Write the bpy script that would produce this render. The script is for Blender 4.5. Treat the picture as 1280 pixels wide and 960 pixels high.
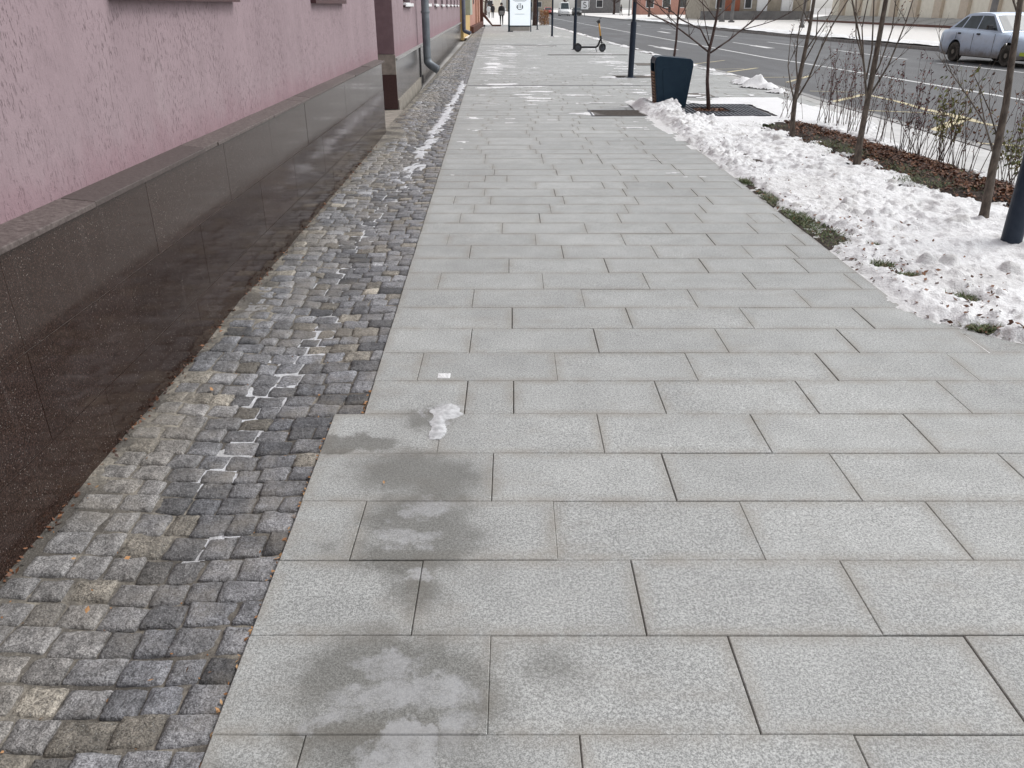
import bpy, bmesh, math, random
import numpy as np
from mathutils import Vector, Matrix
R=math.radians
for o in list(bpy.data.objects): bpy.data.objects.remove(o)
S=bpy.context.scene; C=S.collection
# ---------------------------------------------------------------- camera
FPX=985.0; HZ=8.0; TH=math.atan((480-HZ)/FPX); CH=1.452
cam=bpy.data.cameras.new('camera'); co=bpy.data.objects.new('camera',cam); C.objects.link(co)
cam.sensor_width=36; cam.lens=FPX/1280*36; cam.clip_start=.05; cam.clip_end=3000
co.location=(0,0,CH); co.rotation_euler=(math.pi/2-TH,0,0); S.camera=co
S.render.resolution_x=1024; S.render.resolution_y=768
# ---------------------------------------------------------------- world, sun, exposure
SUN_EL,SUN_AZ=R(52),R(72)
w=bpy.data.worlds.new('World'); S.world=w; w.use_nodes=True
wn=w.node_tree; bg=wn.nodes['Background']
sky=wn.nodes.new('ShaderNodeTexSky'); sky.sky_type='NISHITA'; sky.sun_disc=False
sky.sun_elevation=SUN_EL; sky.sun_rotation=SUN_AZ; sky.dust_density=1.8; sky.air_density=1
hs=wn.nodes.new('ShaderNodeHueSaturation'); hs.inputs['Saturation'].default_value=.17
wn.links.new(sky.outputs[0],hs.inputs['Color']); wn.links.new(hs.outputs[0],bg.inputs[0]); bg.inputs[1].default_value=.15
sl=bpy.data.lights.new('sun','SUN'); sl.energy=1.0; sl.angle=R(30); sl.color=(1,.99,.975)
so=bpy.data.objects.new('sun',sl); C.objects.link(so)
sd=Vector((math.sin(SUN_AZ)*math.cos(SUN_EL),math.cos(SUN_AZ)*math.cos(SUN_EL),math.sin(SUN_EL)))
so.rotation_euler=sd.to_track_quat('Z','Y').to_euler(); so.location=(20,20,30)
S.view_settings.view_transform='Standard'; S.view_settings.look='None'; S.view_settings.gamma=1
S.view_settings.exposure=0.55
S.render.engine='CYCLES'
# ---------------------------------------------------------------- measuring helpers (photograph pixel -> place)
cT,sT=math.cos(TH),math.sin(TH)
def ray(x,y):
    u=(x-640)/FPX; v=(y-480)/FPX
    return u, cT-v*sT, -sT-v*cT
def G(x,y,z=0):
    d=ray(x,y); t=(z-CH)/d[2]; return Vector((d[0]*t,d[1]*t,z))
def atY(x,y,Y):
    d=ray(x,y); t=Y/d[1]; return Vector((d[0]*t,Y,CH+d[2]*t))
rng=np.random.default_rng(7); rnd=random.Random(5)
def _h(ix,iy,s):
    n=(ix.astype(np.int64)*374761393+iy.astype(np.int64)*668265263+s*1442695041)&0x7fffffff
    n=((n^(n>>13))*1274126177)&0x7fffffff
    return ((n^(n>>16))&0xffff)/65535.0
def vn(x,y,s=0):
    x=np.asarray(x,float); y=np.asarray(y,float)
    ix=np.floor(x); iy=np.floor(y); fx=x-ix; fy=y-iy
    fx=fx*fx*(3-2*fx); fy=fy*fy*(3-2*fy); ix=ix.astype(np.int64); iy=iy.astype(np.int64)
    a=_h(ix,iy,s);b=_h(ix+1,iy,s);c=_h(ix,iy+1,s);d=_h(ix+1,iy+1,s)
    return (a*(1-fx)+b*fx)*(1-fy)+(c*(1-fx)+d*fx)*fy
def fbm(x,y,s=0,o=4):
    t=0;a=.5;n=0
    for i in range(o):
        t=t+a*vn(np.asarray(x)*2**i,np.asarray(y)*2**i,s+i*17); n+=a; a*=.5
    return t/n
def sstep(a,b,x):
    t=np.clip((np.asarray(x,float)-a)/(b-a),0,1); return t*t*(3-2*t)
def lerp_poly(pts,y):
    return np.interp(y,[p[1] for p in pts],[p[0] for p in pts])
# ---------------------------------------------------------------- material helpers
class NT:
    def __init__(s,name):
        s.m=bpy.data.materials.new(name); s.m.use_nodes=True; s.t=s.m.node_tree
        s.p=s.t.nodes['Principled BSDF']; s.tc=s.t.nodes.new('ShaderNodeTexCoord')
    def n(s,typ,**kw):
        o=s.t.nodes.new(typ)
        for k,v in kw.items(): setattr(o,k,v)
        return o
    def l(s,a,b): s.t.links.new(a,b)
    def put(s,sock,v):
        if isinstance(v,bpy.types.NodeSocket): s.l(v,sock)
        elif isinstance(v,(tuple,list)) and len(v)==3 and sock.type=='RGBA': sock.default_value=(*v,1)
        else: sock.default_value=v
    def mapv(s,scale,vec=None):
        mp=s.n('ShaderNodeMapping'); s.l(vec or s.tc.outputs['Object'],mp.inputs[0]); mp.inputs['Scale'].default_value=scale; return mp.outputs[0]
    def noise(s,scale,detail=3,rough=.5,vec=None,color=False):
        o=s.n('ShaderNodeTexNoise'); s.l(vec or s.tc.outputs['Object'],o.inputs['Vector'])
        o.inputs['Scale'].default_value=scale; o.inputs['Detail'].default_value=detail; o.inputs['Roughness'].default_value=rough
        return o.outputs['Color' if color else 'Fac']
    def vor(s,scale,vec=None,out='Color'):
        o=s.n('ShaderNodeTexVoronoi'); s.l(vec or s.tc.outputs['Object'],o.inputs['Vector']); o.inputs['Scale'].default_value=scale; return o.outputs[out]
    def ramp(s,f,a,b,ca=0.,cb=1.):
        o=s.n('ShaderNodeMapRange'); o.interpolation_type='SMOOTHSTEP'; s.l(f,o.inputs[0])
        for i,v in ((1,a),(2,b),(3,ca),(4,cb)): o.inputs[i].default_value=v
        return o.outputs[0]
    def mix(s,f,a,b,mode='MIX'):
        o=s.n('ShaderNodeMix',data_type='RGBA',blend_type=mode); s.put(o.inputs[0],f); s.put(o.inputs[6],a); s.put(o.inputs[7],b); return o.outputs[2]
    def math(s,op,a,b=0.,c=0.):
        o=s.n('ShaderNodeMath',operation=op); s.put(o.inputs[0],a); s.put(o.inputs[1],b); s.put(o.inputs[2],c); return o.outputs[0]
    def vm(s,op,a,b=None):
        o=s.n('ShaderNodeVectorMath',operation=op); s.put(o.inputs[0],a)
        if b is not None: s.put(o.inputs[1],b)
        return o
    def attr(s,name='Col'):
        a=s.n('ShaderNodeAttribute',attribute_name=name); sp=s.n('ShaderNodeSeparateColor'); s.l(a.outputs['Color'],sp.inputs[0])
        return a.outputs['Color'],sp.outputs[0],sp.outputs[1],sp.outputs[2]
    def bump(s,h,strength=.4,dist=.01):
        o=s.n('ShaderNodeBump'); s.l(h,o.inputs['Height']); o.inputs['Strength'].default_value=strength; o.inputs['Distance'].default_value=dist
        s.l(o.outputs[0],s.p.inputs['Normal']); return o
    def base(s,v): s.put(s.p.inputs['Base Color'],v)
    def rough(s,v): s.put(s.p.inputs['Roughness'],v)
def simple(name,a,b=None,rough=.7,scale=8,metal=0,bump=.15,bscale=None,detail=4,spec=.5,bd=.005):
    t=NT(name); b=b or tuple(x*.75 for x in a)
    f=t.ramp(t.noise(scale,detail,.6),.3,.7)
    t.base(t.mix(f,a,b)); t.rough(rough); t.p.inputs['Metallic'].default_value=metal; t.p.inputs['Specular IOR Level'].default_value=spec
    if bump: t.bump(t.noise(bscale or scale*4,3),bump,bd)
    return t.m
M={}
# granite slabs of the pavement
def m_pavers():
    t=NT('granite_slab'); col,tone,edge,lil=t.attr()
    n1=t.noise(260,2,.75); n2=t.noise(120,3,.8); n3=t.noise(5,4,.6); n4=t.noise(1.1,3,.55)
    sp=t.math('ADD',t.math('MULTIPLY',n1,.5),t.math('MULTIPLY',n2,.5))
    c=t.mix(t.ramp(sp,.40,.61),(.215,.221,.214),(.522,.532,.518))
    c=t.mix(t.ramp(sp,.60,.68),c,(.66,.67,.66))
    g=t.math('MULTIPLY',t.math('ADD',.76,t.math('MULTIPLY',n3,.46)),t.math('ADD',.78,t.math('MULTIPLY',n4,.42)))
    g=t.math('MULTIPLY',g,t.math('ADD',.52,tone))
    mm=t.n('ShaderNodeMix',data_type='RGBA',blend_type='MULTIPLY'); mm.inputs[0].default_value=1; t.l(c,mm.inputs[6])
    cb=t.n('ShaderNodeCombineColor'); [t.l(g,cb.inputs[i]) for i in range(3)]; t.l(cb.outputs[0],mm.inputs[7]); c=mm.outputs[2]
    d=t.math('MULTIPLY',edge,t.ramp(t.noise(7,5,.7),.28,.62))
    c=t.mix(t.math('MULTIPLY',d,.62),c,(.27,.25,.215))
    c=t.mix(t.math('MULTIPLY',t.ramp(t.noise(2.3,5,.7,vec=t.mapv((1,1.8,1))),.52,.72),.34),c,(.29,.272,.24))
    c=t.mix(t.math('MULTIPLY',t.ramp(t.noise(14,3,.6),.66,.76),.40),c,(.24,.23,.21))
    # small dark freckles and rust flecks
    c=t.mix(t.math('MULTIPLY',t.ramp(t.noise(30,2,.5),.70,.78),.45),c,(.16,.155,.14))
    # damp and ice, at the places where the photograph shows them
    nd=t.vm('SUBTRACT',t.noise(11,5,.68,color=True),(.5,.5,.5)); nd=t.vm('MULTIPLY',nd.outputs[0],(.22,.22,0))
    P=t.vm('ADD',t.tc.outputs['Object'],nd.outputs[0]).outputs[0]
    def blobs(lst):
        acc=None
        for x,y,rx,ry,s in lst:
            a=t.vm('SUBTRACT',P,(x,y,0)); a=t.vm('MULTIPLY',a.outputs[0],(1/rx,1/ry,0)); ln=t.vm('LENGTH',a.outputs[0]).outputs['Value']
            v=t.math('MULTIPLY',t.math('SUBTRACT',1,ln),s); acc=v if acc is None else t.math('MAXIMUM',acc,v)
        return acc
    wet=blobs([(-.31,1.40,.25,.20,1.3),(-.16,1.34,.17,.22,1),(-.33,1.25,.22,.16,1),(-.36,2.33,.24,.16,1.1),(-.25,2.27,.17,.2,1),(-.30,2.05,.19,.19,1.1),(-.32,1.86,.18,.12,1),(-.20,1.93,.14,.16,.8),(-.26,1.71,.09,.10,.7),
      (-.56,2.52,.17,.065,1.6),(-.66,2.53,.10,.06,1.4),(-.32,2.72,.13,.12,.9),(.10,1.43,.09,.09,.45),(-.55,1.92,.05,.05,.35),(-.62,1.12,.2,.05,.4)])
    wm=t.ramp(wet,-.12,.60)
    wm2=t.math('MULTIPLY',wm,.74)
    c=t.mix(t.math('MULTIPLY',wm,.86),c,(.46,.455,.43),'MULTIPLY')
    c=t.mix(t.math('MULTIPLY',t.ramp(wet,-.55,.10),.20),c,(.2,.195,.18))
    ice=blobs([(-.30,1.45,.10,.055,.9),(-.21,1.36,.17,.075,1),(-.33,1.33,.16,.05,.7),(-.42,1.28,.09,.04,.6),(-.22,1.23,.075,.05,1.4),(-.23,1.17,.10,.06,1.2),(-.275,1.12,.09,.05,1),(-.12,1.25,.06,.09,.6),
      (-.27,2.11,.11,.065,1),(-.36,1.96,.085,.075,.75),(-.27,1.95,.07,.05,.7),(-.26,1.775,.05,.035,.8),(-.245,2.80,.075,.07,1.6),(-.27,2.70,.045,.12,1.4),(-.35,2.78,.03,.05,.8)])
    im=t.math('MULTIPLY',t.ramp(ice,.02,.5),t.ramp(t.noise(18,5,.7),.22,.66,.30,1))
    c=t.mix(t.math('MULTIPLY',im,.48),c,(.52,.53,.545))
    t.base(c)
    r=t.math('SUBTRACT',t.ramp(n2,.3,.7,.52,.68),t.math('MULTIPLY',wm,.20)); r=t.math('SUBTRACT',r,t.math('MULTIPLY',im,.22)); t.rough(r)
    t.p.inputs['Specular IOR Level'].default_value=.42
    t.bump(t.math('MULTIPLY',sp,t.math('SUBTRACT',1,im)),.35,.004)
    return t.m
M['paver']=m_pavers()
def m_cobble():
    t=NT('cobble_granite'); col,_,_,_=t.attr()
    n1=t.noise(230,2,.7); n2=t.noise(75,4,.7); n3=t.noise(12,4,.6)
    sp=t.math('ADD',t.math('MULTIPLY',n1,.55),t.math('MULTIPLY',n2,.45))
    f=t.ramp(sp,.36,.66,.42,1.75)
    f=t.math('MULTIPLY',f,t.ramp(n3,.3,.72,.68,1.3))
    cb=t.n('ShaderNodeCombineColor'); [t.l(f,cb.inputs[i]) for i in range(3)]
    c=t.mix(1.,col,cb.outputs[0],'MULTIPLY')
    c=t.mix(t.math('MULTIPLY',t.ramp(t.noise(3.1,5,.65),.46,.68),.55),c,(.27,.245,.21))
    c=t.mix(t.math('MULTIPLY',t.ramp(t.noise(180,2,.6),.62,.72),.5),c,(.45,.45,.44))
    t.base(c); t.rough(t.ramp(n3,.3,.7,.48,.68)); t.p.inputs['Specular IOR Level'].default_value=.5
    t.bump(t.math('ADD',t.math('MULTIPLY',n2,1.2),t.math('MULTIPLY',n3,.7)),.85,.012)
    return t.m
M['cobble']=m_cobble()
def m_sand():
    t=NT('joint_sand'); n=t.noise(40,5,.7); n2=t.noise(4,4,.6)
    c=t.mix(t.ramp(n2,.38,.62),(.10,.09,.078),(.33,.30,.25)); c=t.mix(t.math('MULTIPLY',t.ramp(n,.35,.65),.75),c,(.09,.082,.072)); c=t.mix(t.math('MULTIPLY',t.ramp(t.noise(150,3,.7),.55,.7),.5),c,(.40,.37,.32))
    t.base(c); t.rough(.9); t.bump(n,.9,.012); return t.m
M['sand']=m_sand()
def m_plinth():
    t=NT('polished_granite'); col,tone,_,_=t.attr()
    v=t.vor(330); sep=t.n('ShaderNodeSeparateColor'); t.l(v,sep.inputs[0])
    n2=t.noise(170,3,.7); n3=t.noise(2.2,4,.6); n4=t.noise(.7,2)
    c=t.mix(t.ramp(n2,.38,.66),(.013,.0075,.006),(.046,.028,.022))
    c=t.mix(t.math('MULTIPLY',t.ramp(sep.outputs[0],.965,1.0),t.ramp(n3,.3,.65,.1,.8)),c,(.25,.225,.205))
    c=t.mix(t.math('MULTIPLY',t.ramp(sep.outputs[1],.85,.97),.5),c,(.085,.055,.048))
    k=t.math('ADD',.45,tone); cb=t.n('ShaderNodeCombineColor'); [t.l(k,cb.inputs[i]) for i in range(3)]
    c=t.mix(1.,c,cb.outputs[0],'MULTIPLY')
    # dust film and dried runs
    dr=t.ramp(t.noise(6,4,.6,vec=t.mapv((1,3,.35))),.52,.78)
    c=t.mix(t.math('MULTIPLY',dr,.06),c,(.3,.27,.26))
    t.base(c); t.rough(t.math('ADD',t.ramp(n3,.3,.75,.07,.15),t.math('MULTIPLY',dr,.06))); t.p.inputs['Specular IOR Level'].default_value=.46; t.p.inputs['Specular Tint'].default_value=(1,.80,.72,1)
    t.bump(n3,.03,.01); return t.m
M['plinth']=m_plinth()
def m_plaster(name,a,b,dark,sc=1.0,pits=1.0):
    t=NT(name)
    worms=t.noise(130*sc,2.5,.6,vec=t.mapv((1,1,.22))); fine=t.noise(150*sc,3,.7); big=t.noise(1.0,5,.6,vec=t.mapv((1,1,.45))); mid=t.noise(9,4,.65)
    pit=t.ramp(worms,.565,.665)
    pit=t.math('MULTIPLY',pit,t.ramp(t.noise(1.6,4,.6),.32,.62,.12,1.))
    c=t.mix(t.ramp(big,.3,.72),a,b)
    c=t.mix(t.math('MULTIPLY',t.ramp(mid,.35,.7),.22),c,tuple(x*.72 for x in b))
    c=t.mix(t.math('MULTIPLY',pit,.78*pits),c,dark)
    c=t.mix(t.math('MULTIPLY',t.ramp(fine,.58,.74),.16),c,(.6,.5,.51))
    c=t.mix(t.math('MULTIPLY',t.ramp(t.noise(5,4,.6,vec=t.mapv((1,1,.10))),.45,.72),.22),c,tuple(x*.70 for x in b))
    c=t.mix(t.math('MULTIPLY',t.ramp(t.noise(2.6,4,.6,vec=t.mapv((1,1,.5))),.52,.75),.25),c,(.42,.345,.355))
    sx=t.n('ShaderNodeSeparateXYZ'); t.l(t.tc.outputs['Object'],sx.inputs[0]); bd=t.ramp(t.math('ADD',sx.outputs[2],t.math('MULTIPLY',t.noise(4,5,.7),.35)),.98,1.24,1,0)
    c=t.mix(t.math('MULTIPLY',bd,.42),c,tuple(x*y for x,y in zip(b,(.86,.60,.66))))
    t.base(c); t.rough(.86); t.p.inputs['Specular IOR Level'].default_value=.25
    h=t.math('SUBTRACT',t.math('MULTIPLY',fine,.25),t.math('MULTIPLY',pit,.9)); h=t.math('ADD',h,t.math('MULTIPLY',t.noise(34*sc,3,.6,vec=t.mapv((1,1,.4))),.4))
    t.bump(h,.62,.012); return t.m
M['pink']=m_plaster('pink_plaster',(.350,.268,.286),(.303,.229,.246),(.105,.07,.076))
M['pinkshade_trim']=simple('shaded_pink_and_trim',(.20,.135,.145),(.16,.105,.115),.85,6,bscale=60)  # pink darkened for the shaded end face; also colours cornice and roofs
def m_snow(name='snow',white=(.85,.85,.85),dirty=(.44,.42,.39),spread=(.62,.80)):
    t=NT(name); col,d,_,_=t.attr()
    n=t.noise(9,5,.65); n2=t.noise(120,3,.7); n3=t.noise(45,4,.6)
    c=t.mix(t.math('MULTIPLY',t.ramp(n,*spread),.55),white,dirty)
    c=t.mix(t.math('MULTIPLY',d,.75),c,dirty)
    c=t.mix(t.math('MULTIPLY',t.ramp(t.noise(210,3,.7),.62,.74),.35),c,(.40,.385,.36)); c=t.mix(t.math('MULTIPLY',t.ramp(t.noise(2.0,5,.7),.50,.72),.28),c,dirty)
    t.base(c); t.rough(.6); t.p.inputs['Specular IOR Level'].default_value=.3
    t.bump(t.math('ADD',n2,t.math('MULTIPLY',n3,1.6)),.7,.012); return t.m
M['snow']=m_snow()
def m_ice():
    t=NT('grey_ice'); n=t.noise(30,5,.65); t.base(t.mix(t.ramp(n,.3,.7),(.36,.365,.37),(.66,.67,.675))); t.rough(.38); t.p.inputs['Specular IOR Level'].default_value=.5; t.bump(t.noise(60,3),.4,.006); return t.m
M['ice']=m_ice()
M['gsnow']=m_snow('icy_joint_snow',(.70,.71,.735),(.36,.35,.335),(.44,.66))
M['snowfar']=m_snow('trodden_snow',(.80,.775,.745),(.50,.47,.43),(.48,.72))
def m_asphalt():
    t=NT('asphalt'); n=t.noise(140,2,.7); b=t.noise(.55,5,.6,vec=t.mapv((1,.22,1))); b2=t.noise(2.4,4,.6,vec=t.mapv((1,.12,1)))
    c=t.mix(t.ramp(n,.35,.68),(.038,.038,.040),(.100,.100,.104)); c=t.mix(t.math('MULTIPLY',t.ramp(b,.4,.66),.5),c,(.125,.124,.124)); c=t.mix(t.math('MULTIPLY',t.ramp(b2,.5,.7),.45),c,(.055,.055,.058))
    t.base(c); t.rough(t.ramp(b,.3,.7,.5,.75)); t.bump(n,.5,.006); return t.m
M['asphalt']=m_asphalt()
M['concrete']=simple('pale_concrete',(.46,.455,.44),(.36,.355,.34),.8,5,bscale=70,detail=6)
M['kerb']=simple('kerb_stone',(.36,.355,.345),(.22,.215,.21),.75,7,bscale=90,detail=6)
M['rawconcrete']=simple('raw_concrete',(.33,.30,.255),(.2,.18,.155),.9,9,bscale=50,detail=6)
M['soil']=simple('dark_soil',(.03,.022,.017),(.055,.038,.028),.95,18,bump=.8,bscale=60,bd=.02)
M['ground']=simple('far_ground',(.5,.48,.46),(.3,.29,.28),.9,.2)
M['navy']=simple('navy_paint',(.006,.024,.046),(.009,.030,.052),.45,14,bump=.04,bscale=90,spec=.25)
M['pole']=simple('post_paint',(.012,.021,.038),(.019,.029,.047),.45,20,bump=.05,bscale=60,spec=.28)
M['black']=simple('black_plastic',(.014,.014,.016),(.022,.022,.024),.5,30,bump=.05)
M['wood']=simple('slat_wood',(.23,.125,.062),(.14,.07,.035),.6,22,bump=.2)
M['iron']=simple('cast_iron',(.05,.056,.07),(.075,.08,.09),.55,25,metal=.2,bump=.3,bscale=120)
M['rust']=simple('brown_grate',(.10,.088,.075),(.17,.15,.13),.8,40,bump=.7,bscale=110,bd=.01)
M['zinc']=simple('zinc_pipe',(.20,.225,.245),(.13,.148,.165),.42,5,metal=.35,bump=.05)
M['bluepipe']=simple('blue_grey_pipe',(.14,.155,.20),(.10,.11,.15),.5,5,bump=.05)
M['frame']=simple('brown_window_paint',(.075,.028,.03),(.05,.02,.022),.5,10,bump=.05)
M['white']=simple('white_paint',(.82,.83,.84),(.76,.77,.78),.45,6,bump=.03)
M['poster']=simple('pale_blue_poster',(.74,.80,.84),(.72,.78,.82),.3,3,bump=0); M['poster'].node_tree.nodes['Principled BSDF'].inputs['Emission Color'].default_value=(.82,.92,1,1); M['poster'].node_tree.nodes['Principled BSDF'].inputs['Emission Strength'].default_value=.42
M['ink']=simple('black_print',(.03,.03,.035),(.04,.04,.045),.5,5,bump=0)
M['inkgrey']=simple('grey_print',(.42,.45,.48),(.40,.43,.46),.5,5,bump=0)
def m_line(name,a,b):
    t=NT(name); n=t.noise(26,5,.75); n2=t.noise(2.2,4,.6)
    c=t.mix(t.ramp(n2,.35,.7),a,tuple(x*.75 for x in a)); c=t.mix(t.ramp(n,.55,.70),c,b); t.base(c); t.rough(.7); return t.m
M['wline']=m_line('white_road_paint',(.74,.74,.73),(.2,.2,.2))
M['yline']=m_line('yellow_road_paint',(.62,.54,.34),(.17,.165,.15))
def m_glass(name,a):
    t=NT(name); t.base(t.mix(t.ramp(t.noise(3,3),.3,.7),a,tuple(x*1.6 for x in a))); t.rough(.06); t.p.inputs['Specular IOR Level'].default_value=.8; return t.m
M['glass']=m_glass('window_glass',(.03,.035,.04)); M['carglass']=m_glass('car_glass',(.045,.055,.06)); M['carglass'].node_tree.nodes['Principled BSDF'].inputs['Specular IOR Level'].default_value=.2
def m_bark(name,a,b):
    t=NT(name); n=t.noise(38,5,.7,vec=t.mapv((1,1,.3))); n2=t.noise(7,3)
    c=t.mix(t.ramp(n,.35,.68),a,b); c=t.mix(t.math('MULTIPLY',t.ramp(n2,.5,.7),.35),c,(.2,.19,.165)); t.base(c); t.rough(.85); t.bump(n,.6,.008); return t.m
M['bark']=m_bark('grey_brown_bark',(.055,.043,.035),(.15,.12,.095)); M['barkred']=m_bark('reddish_bark',(.035,.02,.018),(.095,.055,.046))
M['twig']=m_bark('twig_bark',(.05,.032,.026),(.115,.075,.06))
def m_leaf(name,cols):
    t=NT(name); oi=t.attr()[1]
    c=t.mix(t.ramp(oi,.0,.5),cols[0],cols[1]); c=t.mix(t.ramp(oi,.5,1.),c,cols[2]); t.base(c); t.rough(.65); return t.m
M['leafred']=m_leaf('dark_red_leaf',[(.05,.014,.018),(.11,.026,.034),(.15,.06,.05)])
M['leafgreen']=m_leaf('yellow_green_leaf',[(.06,.075,.015),(.14,.15,.025),(.20,.15,.04)])
M['leafbrown']=m_leaf('brown_leaf',[(.035,.014,.008),(.12,.045,.02),(.24,.105,.045)])
M['leaftan']=m_leaf('tan_leaf',[(.20,.085,.03),(.38,.19,.075),(.48,.30,.15)])
M['grass']=m_leaf('grass_blade',[(.045,.075,.016),(.075,.115,.028),(.17,.145,.075)])
# ---------------------------------------------------------------- mesh helpers
class MB:
    def __init__(s): s.v=[]; s.f=[]; s.c=[]; s.mi=[]; s.col=None; s.cur=0
    def add(s,vs,fs,col=None):
        b=len(s.v); s.v+= [tuple(v) for v in vs]; s.f+=[tuple(i+b for i in f) for f in fs]; s.mi+=[s.cur]*len(fs)
        s.c+=[col or (0.,0.,0.)]*len(vs) if not isinstance(col,list) else col
    def box(s,x0,x1,y0,y1,z0,z1,col=None):
        s.add([(x0,y0,z0),(x1,y0,z0),(x1,y1,z0),(x0,y1,z0),(x0,y0,z1),(x1,y0,z1),(x1,y1,z1),(x0,y1,z1)],
              [(0,3,2,1),(4,5,6,7),(0,1,5,4),(1,2,6,5),(2,3,7,6),(3,0,4,7)],col)
    def quad(s,a,b,c,d,col=None): s.add([a,b,c,d],[(0,1,2,3)],col)
    def tube(s,pts,rs,n=8,cap=True,col=None):
        pts=[Vector(p) for p in pts]
        if not isinstance(rs,(list,tuple)): rs=[rs]*len(pts)
        vs=[];fs=[]; up=None
        for i,p in enumerate(pts):
            d=(pts[min(i+1,len(pts)-1)]-pts[max(i-1,0)]).normalized()
            if up is None: up=Vector((1,0,0)) if abs(d.x)<.8 else Vector((0,1,0))
            a=(up-d*up.dot(d)).normalized(); up=a; b=d.cross(a)
            for k in range(n):
                t=2*math.pi*k/n; vs.append(p+(a*math.cos(t)+b*math.sin(t))*rs[i])
        for i in range(len(pts)-1):
            for k in range(n):
                k2=(k+1)%n; fs.append((i*n+k,i*n+k2,(i+1)*n+k2,(i+1)*n+k))
        if cap: fs.append(tuple(range(n-1,-1,-1))); fs.append(tuple((len(pts)-1)*n+k for k in range(n)))
        s.add(vs,fs,col)
    def prism(s,poly,axis,a,b,col=None):
        def P(u,v,t): return {'x':(t,u,v),'y':(u,t,v),'z':(u,v,t)}[axis]
        n=len(poly); vs=[P(u,v,a) for u,v in poly]+[P(u,v,b) for u,v in poly]
        s.add(vs,[tuple(range(n)),tuple(range(2*n-1,n-1,-1))]+[(i,i+n,(i+1)%n+n,(i+1)%n) for i in range(n)],col)
    def lathe(s,prof,axis,c,n=20,col=None):
        vs=[];fs=[]
        for r,h in prof:
            for k in range(n):
                t=2*math.pi*k/n; u,v=r*math.cos(t),r*math.sin(t)
                vs.append({'x':(c[0]+h,c[1]+u,c[2]+v),'y':(c[0]+u,c[1]+h,c[2]+v),'z':(c[0]+u,c[1]+v,c[2]+h)}[axis])
        for i in range(len(prof)-1):
            for k in range(n): fs.append((i*n+k,i*n+(k+1)%n,(i+1)*n+(k+1)%n,(i+1)*n+k))
        fs.append(tuple(range(n))); fs.append(tuple((len(prof)-1)*n+k for k in range(n-1,-1,-1)))
        s.add(vs,fs,col)
    def build(s,name,mats,parent=None,smooth=False,bevel=0,fix=True):
        me=bpy.data.meshes.new(name); me.from_pydata(s.v,[],s.f)
        for m in (mats if isinstance(mats,(list,tuple)) else [mats]): me.materials.append(m)
        if any(s.mi): me.polygons.foreach_set('material_index',s.mi)
        ca=me.color_attributes.new('Col','FLOAT_COLOR','POINT')
        a=np.ones((len(s.v),4),np.float32); a[:,:3]=np.array(s.c,np.float32).reshape(-1,3); ca.data.foreach_set('color',a.ravel())
        if fix:
            bm=bmesh.new(); bm.from_mesh(me); bmesh.ops.recalc_face_normals(bm,faces=bm.faces); bm.to_mesh(me); bm.free()
        if smooth: me.polygons.foreach_set('use_smooth',[True]*len(me.polygons))
        o=bpy.data.objects.new(name,me); C.objects.link(o)
        if parent: o.parent=parent
        if bevel:
            b=o.modifiers.new('bevel','BEVEL'); b.width=bevel; b.segments=2; b.limit_method='ANGLE'
        return o
def grid(name,X,Y,Z,keep,mat,colr=None,smooth=True,parent=None):
    ny,nx=Z.shape; idx=np.arange(ny*nx).reshape(ny,nx)
    q=np.stack([idx[:-1,:-1],idx[:-1,1:],idx[1:,1:],idx[1:,:-1]],-1)
    if keep is not None: q=q[keep[:-1,:-1]&keep[1:,1:]&keep[:-1,1:]&keep[1:,:-1]]
    q=q.reshape(-1,4); used=np.unique(q); re=np.full(ny*nx,-1); re[used]=np.arange(len(used)); q=re[q]
    v=np.stack([X.ravel(),Y.ravel(),Z.ravel()],-1)[used]
    me=bpy.data.meshes.new(name); me.from_pydata(v.tolist(),[],q.tolist()); me.materials.append(mat)
    ca=me.color_attributes.new('Col','FLOAT_COLOR','POINT'); a=np.zeros((len(used),4),np.float32); a[:,3]=1
    if colr is not None: a[:,:3]=colr.ravel()[used][:,None]
    ca.data.foreach_set('color',a.ravel())
    if smooth: me.polygons.foreach_set('use_smooth',[True]*len(me.polygons))
    o=bpy.data.objects.new(name,me); C.objects.link(o)
    if parent: o.parent=parent
    return o
def tag(o,label,cat,group=None,kind=None):
    o['label']=label; o['category']=cat
    if group: o['group']=group
    if kind: o['kind']=kind
    return o
def thing(name,label,cat,loc=(0,0,0),rz=0,group=None):
    o=bpy.data.objects.new(name,None); C.objects.link(o); o.location=loc; o.rotation_euler=(0,0,rz); o.empty_display_size=.2
    return tag(o,label,cat,group)
def copy_tree(o,parent=None):
    c=o.copy(); C.objects.link(c)
    if parent: c.parent=parent
    for ch in list(o.children): copy_tree(ch,c)
    return c
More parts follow.
